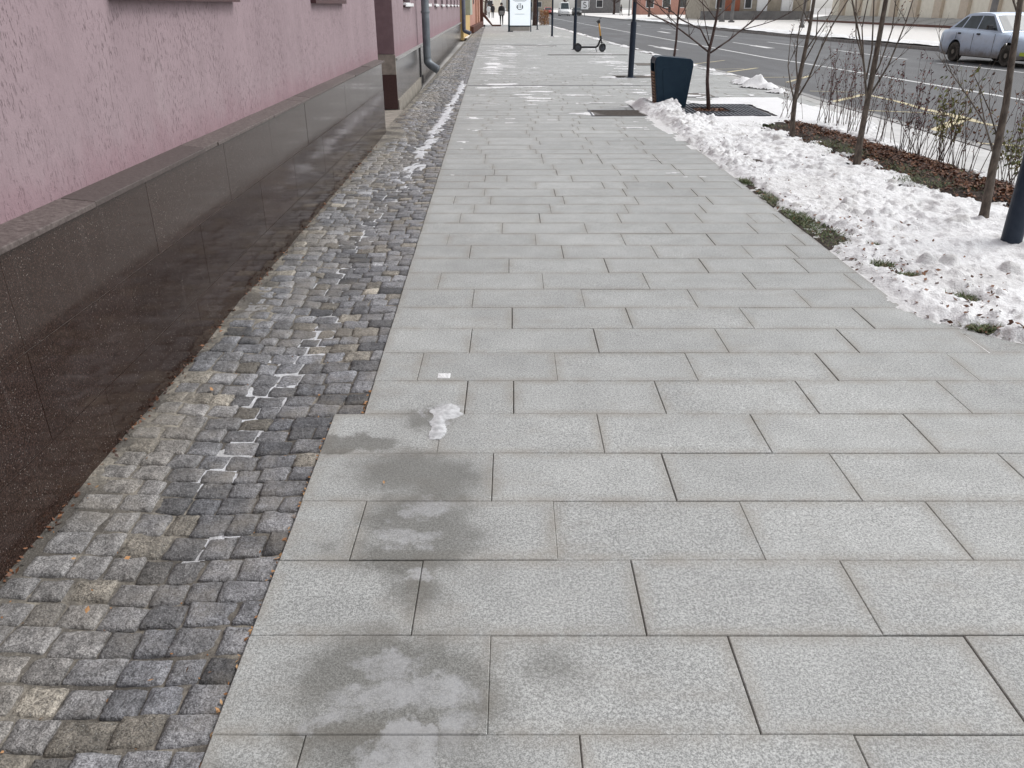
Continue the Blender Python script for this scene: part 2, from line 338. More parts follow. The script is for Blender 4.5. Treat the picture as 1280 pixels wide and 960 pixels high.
# ================================================================= THE GROUND
WALLX=lambda y:-1.447-.018*(y-1.77)                     # foot of the pink building
def EDGE(y):                                            # where slabs meet cobbles
    return np.where(np.asarray(y)<2.7585,-.633-.0242*(np.asarray(y)-0.),-.52-.0236*np.asarray(y)) if not np.isscalar(y) else (-.633-.0242*y if y<2.7585 else -.52-.0236*y)
KERB=[(5.9,-8),(5.6,4),(5.5,9.3),(5.43,13.7),(5.44,16.7),(4.43,40.6),(3.4,72),(1.7,140),(-4,400)]
FARK=[(18.6,-8),(16.57,32.6),(15.96,42),(15.1,60),(14.1,109),(12.5,180),(8,400)]
kerbx=lambda y:float(lerp_poly(KERB,y)); farx=lambda y:float(lerp_poly(FARK,y))
def RIGHT(y):
    if y<3.83: return 2.09+.97*(3.83-y)
    if y<13.7: return 2.09
    return kerbx(y)-.36
b=MB(); b.quad((-300,-60,-.16),(300,-60,-.16),(300,900,-.16),(-300,900,-.16)); tag(b.build('ground',M['ground']),'pale wintry ground reaching the horizon','ground',kind='structure')
def strip(name,mat,fa,fb,ys,z,label,kind='structure',cat=None):
    b=MB(); ys=list(ys); vs=[]
    for y in ys: vs+=[(fa(y),y,z),(fb(y),y,z)]
    b.add(vs,[(2*i,2*i+1,2*i+3,2*i+2) for i in range(len(ys)-1)])
    o=b.build(name,mat); tag(o,label,cat or name,kind=kind); return o
ys=[-8,0,4,9.3,13.7,16.7,25,32.6,40.6,42,60,72,109,140,180,400]
strip('road',M['asphalt'],kerbx,farx,ys,-.12,'grey asphalt road beside the pavement')
# pavement: slabs one by one over a dark bed
def pave():
    b=MB(); r=random.Random(3); y=1.2387-.3043*4
    known={-1:.149,0:-.055,1:-.26,2:.133,3:-.068,4:-.272,5:.006,6:.196,7:-.2,8:0.,9:-.215,10:.18,11:-.02}
    P=.3043; k=-5; LN=.6055
    while True:
        k+=1; y0=1.2387+P*k; y1=y0+P-.0035
        if y0>36: break
        off=known.get(k, r.choice([-.2,-.05,.18,.3])+r.uniform(-.04,.04))
        ym=(y0+y1)/2
        xl0,xl1=EDGE(y0),EDGE(y1-.001); xr0,xr1=RIGHT(y0+.001),RIGHT(y1)
        x=off-20*LN; cuts=[]
        while x<8:
            cuts.append(x); x+=LN
        if k==5: cuts.append(-.19)
        if k>11 and r.random()<.45: cuts.append(off+r.choice([-1,0,1,2])*LN+r.choice([.2,.3,.4]))
        cuts.sort()
        segs=list(zip(cuts[:-1],cuts[1:]))
        lft=max(xl0,xl1)
        segs=[((-9. if a<lft+.09 else a),c) for a,c in segs if c>lft+.09]
        for a,c in segs:
            a2=max(a+.0018,min(xl0,xl1)); c2=min(c-.0018,max(xr0,xr1))
            if c2-a2<.03 or c<min(xl0,xl1) or a>max(xr0,xr1): continue
            A0=max(a+.0018,xl0);A1=max(a+.0018,xl1);C0=min(c-.0018,xr0);C1=min(c-.0018,xr1)
            if C0-A0<.012 and C1-A1<.012: continue
            C0=max(C0,A0+.01);C1=max(C1,A1+.01)
            g=0. if ym>20 else 1.
            jx=-.0017+.0024*r.random()**1.5*g; jy=-.0017+.0022*r.random()**1.5*g
            A0+=jx;A1+=jx;C0-=jx;C1-=jx
            ya,yb=y0+jy,y1-jy
            tone=.43+r.uniform(0,.10)+(.03 if r.random()<.12 else 0)-(.04 if r.random()<.12 else 0)
            tz=[r.uniform(-.0008,.0008)*g for _ in range(4)]; lift=r.uniform(-.0012,.0012)*g
            bv=.0022
            def ring(d,z): return [(A0+d,ya+d,z+tz[0]),(C0-d,ya+d,z+tz[1]),(C1-d,yb-d,z+tz[2]),(A1+d,yb-d,z+tz[3])]
            t=lambda e:[(tone,e,r.random())]*4
            if ym<20:
                vs=ring(0,-.02)+ring(0,lift-bv)+ring(bv,lift)+ring(min(.05,(C0-A0)*.3),lift)
                fs=[]
                for q in range(3): fs+=[(q*4+i,q*4+(i+1)%4,q*4+4+(i+1)%4,q*4+4+i) for i in range(4)]
                fs.append((12,13,14,15)); b.add(vs,fs,t(1.)+t(1.)+t(1.)+t(0.))
            else:
                vs=ring(0,-.02)+ring(0,0)+ring(.03,0); fs=[]
                for q in range(2): fs+=[(q*4+i,q*4+(i+1)%4,q*4+4+(i+1)%4,q*4+4+i) for i in range(4)]
                fs.append((8,9,10,11)); b.add(vs,fs,t(.8)+t(.8)+t(0.))
    yy=36.05
    while yy<76:
        b.add([(EDGE(yy),yy,0),(RIGHT(yy),yy,0),(RIGHT(yy+1.99),yy+1.99,0),(EDGE(yy+1.99),yy+1.99,0)],[(0,1,2,3)],(.47+r.uniform(-.04,.04),.1,0)); yy+=2
    o=b.build('pavement',M['paver'],fix=False); tag(o,'light grey granite slab pavement with damp and icy stains','pavement',kind='structure')
    b=MB(); yl=[-.2,1,2.76,2.77,3.5,3.82,3.84,13.69,13.71,25,36,60,76]; vs=[]
    for q in yl: vs+=[(EDGE(q)-.0,q,-.0075),(RIGHT(q),q,-.0075)]
    b.add(vs,[(2*i,2*i+1,2*i+3,2*i+2) for i in range(len(yl)-1)])
    j=b.build('joint_bed',simple('slab_joint',(.05,.044,.036),(.20,.185,.16),.95,7),parent=o)
pave()
# cobbled gutter strip along the building
def dip(x,y):
    cx=-1.03-.006*(np.asarray(y)-5); return -.004-.022*np.exp(-((np.asarray(x)-cx)/.22)**2)
def cobbles():
    r=random.Random(11); V=[];F=[];Cc=[]; nb=0
    def add(cx,cy,hx,hy,rot,n,tone,seed,tilt):
        nonlocal nb
        u={4:np.array([-1,-.7,.7,1]),5:np.array([-1,-.8,0,.8,1]),7:np.array([-1,-.87,-.5,0,.5,.87,1]),9:np.array([-1,-.9,-.68,-.35,0,.35,.68,.9,1])}[n]; U,W=np.meshgrid(u,u)
        # squarish rounded plan with jittered corners
        U2=U*(1-.03*W**4*(.5+((seed*7)%10)/10)); W2=W*(1-.03*U**4*(.5+((seed*3)%10)/10))
        k1,k2=((seed*13)%17)/17-.5,((seed*29)%19)/19-.5
        X=hx*(U2+.10*k1*W2); Yv=hy*(W2+.10*k2*U2)
        ed=np.maximum(abs(U),abs(W)); prof=-.010*np.clip((ed-.80)/.20,0,1)**1.6
        ca,sa=math.cos(rot),math.sin(rot); xx=cx+X*ca-Yv*sa; yy=cy+X*sa+Yv*ca
        z=dip(cx,cy)+prof+tilt[0]*X+tilt[1]*Yv+(fbm(xx*38,yy*38,3,3)-.5)*.013+tilt[2]
        if n>2: 
            xx=xx+(fbm(xx*45,yy*45,8,2)-.5)*.007*(ed>.9); yy=yy+(fbm(xx*45,yy*45,9,2)-.5)*.007*(ed>.9)
        idx=np.arange(n*n).reshape(n,n)+nb
        V.append(np.stack([xx.ravel(),yy.ravel(),z.ravel()],-1)); F.extend(np.stack([idx[:-1,:-1],idx[:-1,1:],idx[1:,1:],idx[1:,:-1]],-1).reshape(-1,4).tolist())
        # skirt
        per=list(idx[0,:])+list(idx[1:,-1])+list(idx[-1,-2::-1])+list(idx[-2:0:-1,0]); loc=[p-nb for p in per]
        sk=np.stack([xx.ravel()[loc],yy.ravel()[loc],np.full(len(loc),-.055)],-1); V.append(sk); m=len(per)
        F.extend([[per[i],nb+n*n+i,nb+n*n+(i+1)%m,per[(i+1)%m]] for i in range(m)])
        Cc.append(np.tile(np.array(tone),(n*n+m,1))); nb+=n*n+m
    y=.55; sd=1
    while y<62:
        far=y>14
        ry=r.uniform(.088,.118) if y<9 else r.uniform(.095,.118)
        x=WALLX(y)+.012+r.uniform(0,.05); xe=float(EDGE(y+ry/2))-.001; bend=r.uniform(-.02,.02)
        ws=[]
        while x<xe-.03:
            wd=r.uniform(.082,.138); 
            if xe-(x+wd)<.05: wd=xe-x
            ws.append((x,wd)); x+=wd
        for x,wd in ws:
            sd+=1
            g=r.choice([.135,.155,.17,.185,.20,.22]) if r.random()>.13 else r.choice([.06,.08,.10,.32,.25])
            bl=r.uniform(-.012,.014); tone=(g*(1-bl),g,g*(1.04+bl*2))
            if r.random()<.12: tone=(g*1.12,g*1.02,g*.86)
            tw=(x-WALLX(y))/.8; dm=float(sstep(.38,.66,fbm(x*2.2,y*1.3,87,3)))*max(0,1-abs(tw-.15)/.55)*.6
            wb=1.16-.36*math.exp(-((tw-.50)/.16)**2)*float(sstep(.35,.6,fbm(1.,y*.9,88,2)+.08))
            tone=tuple(v*wb*(1-dm)+k*dm for v,k in zip(tone,(.30,.268,.222)))
            add(x+wd/2,y+ry/2+bend*(x+1.05)+r.uniform(-.006,.006),wd/2-.0020,ry/2-.0020,r.uniform(-.05,.05),9 if y<4 else (7 if y<9 else 5 if y<20 else 4),tone,sd,(r.uniform(-.045,.045),r.uniform(-.045,.045),r.uniform(-.002,.002)))
        y+=ry+.002
    me=bpy.data.meshes.new('cobble_strip'); v=np.concatenate(V); me.from_pydata(v.tolist(),[],F); me.materials.append(M['cobble'])
    ca=me.color_attributes.new('Col','FLOAT_COLOR','POINT'); a=np.ones((len(v),4),np.float32); a[:,:3]=np.concatenate(Cc); ca.data.foreach_set('color',a.ravel())
    me.polygons.foreach_set('use_smooth',[True]*len(me.polygons))
    o=bpy.data.objects.new('cobble_strip',me); C.objects.link(o); tag(o,'dark grey cobbled gutter strip along the pink building','cobbles',kind='structure')
    # jointing sand, heaped higher near the wall in places
    def sand(y0,y1,st,nx):
        Yg,Tg=np.meshgrid(np.arange(y0,y1,st),np.linspace(0,1,nx),indexing='ij'); Xg=(WALLX(Yg)-.05)*(1-Tg)+(EDGE(Yg)+.004)*Tg
        near=np.exp(-(Tg/.30)**2); pt=np.maximum(np.exp(-((Yg-4.05)/.35)**2),np.maximum(np.exp(-((Yg-10.6)/1.1)**2),.45*np.exp(-((Yg-2.3)/.8)**2)))
        Z=dip(Xg,Yg)-.0115+.005*sstep(4,9,Yg)+(fbm(Xg*9,Yg*9,5,4)-.5)*.012+near*pt*.020*(.3+1.2*fbm(Xg*7,Yg*7,21,4))
        return Xg,Yg,Z
    X,Y,Z=sand(.4,13,.02,56); grid('joint_sand',X,Y,Z,None,M['sand'],parent=o)
    X,Y,Z=sand(12.98,62,.2,12); grid('joint_sand',X,Y,Z-.004,None,M['sand'],parent=o)
cobbles()
# far trodden snow on our side of the street
strip('snowy_path',M['snowfar'],lambda y:-40,lambda y:kerbx(y)-.3,[76,109,140,180,400],.0,'pale trodden snow on the far pavement','structure','path')
strip('side_ground',M['snowfar'],lambda y:-12,lambda y:WALLX(y)-.06,[44,60,76.2],-.012,'snowy ground beside the far houses','structure','ground')
# kerb and pale concrete strip
def kerb():
    b=MB(); P=[(kerbx(y),y) for y in np.concatenate([np.arange(-4,44,1.0),np.arange(44,180,6)])]
    for (x0,y0),(x1,y1) in zip(P[:-1],P[1:]):
        g=.006; d=.15
        vs=[(x0-d,y0+g,-.2),(x0,y0+g,-.2),(x1,y1,-.2),(x1-d,y1,-.2),(x0-d,y0+g,.004),(x0-.012,y0+g,.004),(x1-.012,y1,.004),(x1-d,y1,.004),(x0,y0+g,-.01),(x1,y1,-.01)]
        b.add(vs,[(4,5,6,7),(5,8,9,6),(8,1,2,9),(0,1,8,5,4),(3,7,6,9,2),(0,4,7,3)])
    tag(b.build('kerb',M['kerb']),'grey stone kerb along the near side of the road','kerb',kind='structure')
    b=MB(); P=[(farx(y),y) for y in np.concatenate([np.arange(10,70,1.5),np.arange(70,200,8)])]
    for (x0,y0),(x1,y1) in zip(P[:-1],P[1:]):
        b.add([(x0,y0+.006,-.2),(x0+.15,y0+.006,-.2),(x1+.15,y1,-.2),(x1,y1,-.2),(x0,y0+.006,.005),(x0+.15,y0+.006,.005),(x1+.15,y1,.005),(x1,y1,.005)],[(4,5,6,7),(0,4,7,3),(0,1,5,4)])
    tag(b.build('far_kerb',M['kerb']),'grey stone kerb along the far side of the road','kerb',kind='structure')
kerb()
M['palestrip']=simple('pale_edging',(.62,.615,.60),(.50,.495,.485),.8,5,bscale=70,detail=6)
strip('kerb_strip',M['palestrip'],lambda y:2.06,lambda y:kerbx(y)-.152,[-4,4,9.3,13.7],-.006,'pale concrete strip between planting bed and kerb')
strip('gutter_strip',M['concrete'],lambda y:kerbx(y)-.362,lambda y:kerbx(y)-.152,[13.7,16.7,40.6,72,76],-.003,'pale concrete edging behind the kerb')
strip('opposite_pavement',M['snowfar'],lambda y:farx(y)+.151,lambda y:60,[-8,10,32.6,42,60,109,140,180,400],.0,'snowy trodden pavement across the road')
# road markings
def marks():
    b=MB(); zz=-.116
    def ln(p,q,wd):
        p=Vector((*p,0));q=Vector((*q,0)); d=(q-p).normalized(); n=Vector((-d.y,d.x,0))*wd/2
        b.quad(*[(v.x,v.y,zz) for v in (p-n,p+n,q+n,q-n)][::-1])
    pts=[(9.75,6),(9.49,16.25),(8.9,26.4),(8.65,28.8),(7.6,68.5),(6.5,110),(4.9,170)]
    for p,q in zip(pts[:-1],pts[1:]): ln(p,q,.13)
    for p,q in [((12.87,34.2),(13.0,28)),((13.05,26.1),(13.45,22.2)),((12.5,42),(12.62,36.2)),((12.1,55),(12.3,49)),((11.7,68),(11.9,62)),((11.2,84),(11.45,77)),((10.7,41.6),(10.75,38)),((13.6,20),(13.75,15.5))]: ln(p,q,.12)
    ln((10.72,38.2),(10.78,35.6),.34); ln((6.12,38.5),(6.3,36.5),.13); ln((6.28,36.8),(6.5,34.2),.42); ln((10.2,60),(10.25,56),.3)
    tag(b.build('road_marking',M['wline']),'worn white lane lines and arrows on the road','road marking',kind='structure')
    b=MB(); zz=-.1155
    yl=lambda p,q,wd: ln(tuple(G(*p,-.12))[:2],tuple(G(*q,-.12))[:2],wd)
    for p,q,wd in [((1026,131),(1081,118),.13),((1081,118),(1122,127),.10),((1122,127),(1157,137),.12),((1157,137),(1190,144),.17),((1190,144),(1214,151),.24),((1214,151),(1245,157.5),.12),((1046,137),(1153,141),.07),((1153,141),(1188,145),.08),
        ((1152,169.5),(1186,156),.16),((1186,156),(1204,149),.20),((1170,175.3),(1290,184),.075),((1012,114),(1072,115.5),.06),((897,92),(947,85),.11),((945,97),(1000,96.5),.07),((984,103),(1012,95),.10),((860,81),(906,75.5),.08),((870,87),(930,86),.06),((1300,160),(1340,196),.12)]: yl(p,q,wd)
    tag(b.build('bus_stop_marking',M['yline']),'worn yellow zigzag bus stop marking on the road','road marking',kind='structure')
marks()
# ================================================================= SNOW, SOIL, GRASS
BEDL=[(4.6,5.0),(3.92,6.2),(3.5,6.7),(3.5,6.98),(3.62,7.7),(3.5,8.4),(3.40,9.4),(3.28,10.5),(3.3,10.9)]
BEDR=[(4.75,5.0),(4.5,6.5),(4.40,7.4),(4.36,8.14),(4.25,9.2),(4.15,10.0),(4.05,11.05)]
GR=[(2.13,6.62,.10,.22),(2.2,5.55,.13,.34),(2.17,5.95,.1,.25),(2.29,4.72,.075,.10),(2.37,4.5,.08,.06),(2.48,4.1,.09,.09),(2.36,3.66,.1,.05),(2.62,3.45,.1,.05),(2.42,5.15,.05,.06),(2.13,7.3,.05,.1)]
SX,SY=np.meshgrid(np.arange(1.9,5.42,.015),np.arange(2.4,14.6,.016))
def snowfield():
    X,Y=SX,SY; r=np.random.default_rng(4)
    xe=np.where(Y<3.83,2.09+.97*(3.83-Y),2.09); xe=np.where(Y>11,2.09-.11*sstep(11,12.6,Y)*(1+0*Y),xe); xe=np.where(Y>13.5,2.0+.45*sstep(13.5,14.6,Y),xe)
    sd=X-xe+.035*(fbm(X*5,Y*5,31,4)-.5)*2
    bl=np.interp(Y,[p[1] for p in BEDL],[p[0] for p in BEDL]); br=np.interp(Y,[p[1] for p in BEDR],[p[0] for p in BEDR])
    inbed=np.clip(np.minimum(X-bl,br-X)/.13+(fbm(X*5,Y*5,41,4)-.56-.05*(X<bl+.35))*5.0,-1,1); inbed=np.where((Y<10.95)&(Y>4.2),inbed,-1)
    T=.028+.022*fbm(X*1.6,Y*1.6,2,3)
    h=T*sstep(0,.16,sd)-.002
    h+=(fbm(X*7,Y*7,6,4)-.5)*.040*sstep(.05,.3,sd)+((abs(fbm(X*17,Y*17,9,4)-.5)*2-.25)*.024+(abs(fbm(X*33,Y*33,29,2)-.5)*2-.3)*.009)*sstep(0,.1,sd)
    # heaped bank along the slab edge towards the bin and round it
    k=sstep(8.5,12.5,Y)*(1-sstep(13.6,14.6,Y)); rid=np.exp(-((X-2.30-.02*np.sin(Y*3))/.20)**2)
    h+=rid*k*(.02+.08*fbm(X*4,Y*2.5,14,3))*(1-.6*sstep(12.6,13.0,Y))
    h+=.13*np.exp(-((X-2.50)/.20)**2-((Y-12.80)/.20)**2)*(.6+.8*fbm(X*8,Y*8,15,3))+.10*np.exp(-((X-2.06)/.12)**2-((Y-13.2)/.5)**2)
    # lumps
    L=np.zeros_like(X); D=np.zeros_like(X)
    n=2600
    for i in range(n):
        y=r.uniform(2.6,14.2); xx=r.uniform(2.05,4.3) if y<11 else r.uniform(2.0,2.0+.5+r.random()*.5)
        if r.random()<.35: xx=2.1+abs(r.normal(0,.35))+(max(0,.97*(3.83-y)))
        rad=r.uniform(.010,.026) if r.random()<.90 else r.uniform(.028,.055)
        if y>8: rad*=1.15
        i0=np.searchsorted(SY[:,0],y-rad);i1=np.searchsorted(SY[:,0],y+rad);j0=np.searchsorted(SX[0],xx-rad);j1=np.searchsorted(SX[0],xx+rad)
        if i1<=i0 or j1<=j0: continue
        sx,sy=X[i0:i1,j0:j1],Y[i0:i1,j0:j1]; d=np.hypot(sx-xx,(sy-y))/rad; d=d*(1+1.1*(fbm(sx*34,sy*34,50+i%7,3)-.5))
        b=np.sqrt(np.clip(1-d*d,0,1))*rad*r.uniform(.35,.85)
        w_=sd[i0:i1,j0:j1]>-.01
        L[i0:i1,j0:j1]=np.maximum(L[i0:i1,j0:j1],b*w_)
        if r.random()<.13: D[i0:i1,j0:j1]=np.maximum(D[i0:i1,j0:j1],(d<1)*r.uniform(.2,.75)*w_)
    # a few large dirty clods
    for px,py,rad in [(1195,285,.09),(1150,205,.06),(1030,172,.06),(905,170,.07),(890,160,.06),(1015,215,.06),(1260,345,.06),(1185,335,.05)]:
        g=G(px,py); d=np.hypot(X-g.x,Y-g.y)/rad*(1+.5*(fbm(X*18,Y*18,71,3)-.5)); L=np.maximum(L,np.sqrt(np.clip(1-d*d,0,1))*rad*.75); D=np.maximum(D,(1-sstep(.7,1.05,d))*.55)
    lawn=(Y<11.2)|(X<2.9)
    am=sstep(.34,.62,fbm(X*1.9,Y*1.5,83,4)); h+=L*np.where(lawn,.35+.9*am,.4)
    # flat untouched snow round the tree grate
    flat=sstep(2.8,3.2,X)*sstep(11,11.8,Y); h=h*(1-flat)+flat*(.016+.006*fbm(X*3,Y*3,18,2))
    lim=br+.05+.25*sstep(8.5,10,Y)+(5.02-.10*(Y-11)-4.36)*sstep(9.8,11.6,Y)+.16*(fbm(X*2,Y*3,62,4)-.5); h=np.where(X>lim,h-.12*sstep(0,.10,X-lim),h)
    h-=.075*sstep(-.35,.35,inbed)
    for gx,gy,a,c in GR: h-=.075*np.exp(-(((X-gx)/a)**2+((Y-gy)/c)**2)*(.3+1.9*fbm(X*13,Y*13,33,4)))
    h-=.055*sstep(.60,.74,fbm(X*3.3,Y*2.2,77,4))*np.where(lawn,.55,0)*sstep(4.2,6,Y)*(X<3.6)
    # the grate itself lies free, with the pit of a second tree behind
    gm=np.maximum(abs(X-3.20)/.64,abs(Y-12.72)/.74); h=np.where(gm<1.02+.16*(fbm(X*5,Y*5,66,3)-.5),-.03,h)
    h-=.08*np.exp(-((X-3.15)/.28)**2-((Y-14.6)/.35)**2)
    # edge dirt: slush is grey where it thins out
    D=np.maximum(D,.35*(1-sstep(.0,.10,sd))); D=np.maximum(D,.30*sstep(.58,.7,fbm(X*2.3,Y*2.3,91,4)))
    D=D*np.where(flat>.5,.25,1)
    return h,D
SH,SD=snowfield()
def snow_z(x,y):
    i=min(max(int(round((y-2.4)/.016)),0),SY.shape[0]-1); j=min(max(int(round((x-1.9)/.015)),0),SX.shape[1]-1); return float(SH[i,j])
tag(grid('lawn_snow',SX,SY,SH,SH>-.012,M['snow'],SD),'lumpy trodden snow covering the grass verge','snow',kind='stuff')
# soil under the verge and the mulch bed mound
def bed():
    X,Y=np.meshgrid(np.arange(2.095,4.6,.03),np.arange(2.6,11.1,.03)); bl=np.interp(Y,[p[1] for p in BEDL],[p[0] for p in BEDL]); br=np.interp(Y,[p[1] for p in BEDR],[p[0] for p in BEDR])
    mnd=sstep(0,.30,np.minimum(X-bl,br-X)); Z=-.004+.06*mnd*(.6+.6*fbm(X*5,Y*5,3,3))+(fbm(X*14,Y*14,4,3)-.5)*.02
    keep=(X<br+.03)&(X>np.where(Y<3.83,2.095+.97*(3.83-Y),2.0))
    tag(grid('soil',X,Y,Z,keep,M['soil']),'dark soil of the planting bed under the snow','soil',kind='structure')
    b=MB(); r=rnd
    def leaf(p,s,m):
        n=Vector((r.gauss(0,.55),r.gauss(0,.55),1)).normalized(); a=n.orthogonal().normalized(); a.rotate(Matrix.Rotation(r.uniform(0,6.28),3,n)); c=n.cross(a); cu=r.uniform(-.25,.35)*s
        t=(r.random(),0,0); m.add([p-a*s,p+c*s*.55-n*cu*.3,p+a*s*r.uniform(.8,1.2)+n*cu,p-c*s*.55+n*cu*.4],[(0,1,2,3)],t)
    while len(b.f)<9000:
        y=r.uniform(5.6,11.0); l,rr=float(lerp_poly(BEDL,y)),float(lerp_poly(BEDR,y)); x=r.uniform(l-.05,rr+.03)
        if fbm(x*3,y*3,55,3)<.42 and r.random()<.6: continue
        if (x-l)/(rr-l)<.40 and fbm(x*4,y*3,57,3)<.56 and r.random()<.85: continue
        m=min(max(min(x-l,rr-x)/.3,0),1); leaf(Vector((x,y,.012+.06*m*m*(3-2*m)*(.6+.6*float(fbm(x*5,y*5,3,3)))+r.uniform(0,.018))),r.uniform(.008,.026),b)
    tag(b.build('fallen_leaves',M['leafbrown'],fix=False),'red brown fallen leaves heaped over the planting bed','leaves',kind='stuff')
    b=MB()
    for _ in range(330):                                # litter on the snow
        y=2.8+abs(r.gauss(0,3.2)); x=2.1+max(0,.97*(3.83-y))+abs(r.gauss(0,.45))
        if y<11 and x<4: leaf(Vector((x,y,max(snow_z(x,y),0)+.006)),r.uniform(.006,.02),b)
    for gx,gy,a,c in GR[:8]:
        for _ in range(26): 
            x,y=gx+r.gauss(0,a),gy+r.gauss(0,c)
            if x>2.11+max(0,.97*(3.83-y)): leaf(Vector((x,y,max(snow_z(x,y),0)+.008)),r.uniform(.008,.02),b)
    for _ in range(500):                                # soil of the tree pit
        leaf(Vector((r.uniform(2.75,3.32),r.uniform(12.42,12.98),.012)),r.uniform(.012,.03),b)
    tag(b.build('leaf_litter',M['leafbrown'],fix=False),'scattered brown leaf scraps on the snow','leaves',kind='stuff')
    b=MB()
    for _ in range(520):                                # along the wall foot
        y=.9+r.expovariate(1/4.5); x=WALLX(y)+abs(r.gauss(0,.012)); 
        if y<13: leaf(Vector((x+.006,y,r.uniform(-.012,.006))),r.uniform(.004,.014),b)
    tag(b.build('wall_foot_leaves',M['leafbrown'],fix=False),'small red leaves caught along the foot of the granite plinth','leaves',kind='stuff')
    b=MB()
    for _ in range(330):
        y=1.0+r.expovariate(1/2.6); t_=r.random(); x=WALLX(y)+(float(EDGE(y))-WALLX(y))*t_
        if y<9: leaf(Vector((x,y,float(dip(x,y))+(-.008 if r.random()<.85 else .006))),r.uniform(.002,.0085),b)
    for _ in range(90):
        y=r.uniform(.9,3); leaf(Vector((float(EDGE(y))-r.uniform(.0,.012),y,-.004)),r.uniform(.004,.010),b)
    for px,py,s in [(480,605,.008),(265,488,.018),(110,765,.012),(235,840,.014),(160,700,.011)]:
        g=G(px,py); leaf(g+Vector((0,0,.008)),s,b)
    tag(b.build('cobble_leaves',M['leaftan'],fix=False),'tan leaf scraps caught between the cobbles','leaves',kind='stuff')
    b=MB()
    spots=[(gx,gy,a*.95,c*.95,230 if c>.2 else 120) for gx,gy,a,c in GR]+[(3.55,9.1,.12,.25,60),(3.62,8.6,.1,.2,50),(3.55,7.1,.10,.12,60),(3.75,6.9,.12,.12,60),(4.0,6.75,.15,.1,50),(3.65,8.9,.12,.45,110),(3.75,7.5,.14,.4,120),(4.15,7.6,.06,.3,40),(3.0,11.0,.12,.1,30),(3.45,10.6,.15,.12,40)]
    for gx,gy,a,c,n in spots:
        for _ in range(n*3):
            x,y=gx+r.gauss(0,a*.75),gy+r.gauss(0,c*.75)
            if x<2.10+max(0,.97*(3.83-y)): continue
            hgt=r.uniform(.02,.05); an=r.uniform(0,6.28); ln=r.uniform(.6,2.6); d=Vector((math.cos(an)*ln,math.sin(an)*ln,1)).normalized()*hgt; sw=Vector((-math.sin(an),math.cos(an),0))*.0028; p=Vector((x,y,.0 if x<3.2 else .055))
            b.add([p-sw,p+sw,p+d*.6+sw*.7,p+d*.6-sw*.7,p+d+Vector((d.x,d.y,-.01))*.3],[(0,1,2,3),(3,2,4)],(r.random(),0,0))
    tag(b.build('grass',M['grass'],fix=False),'green grass tufts showing through the snow','grass',kind='stuff')
bed()
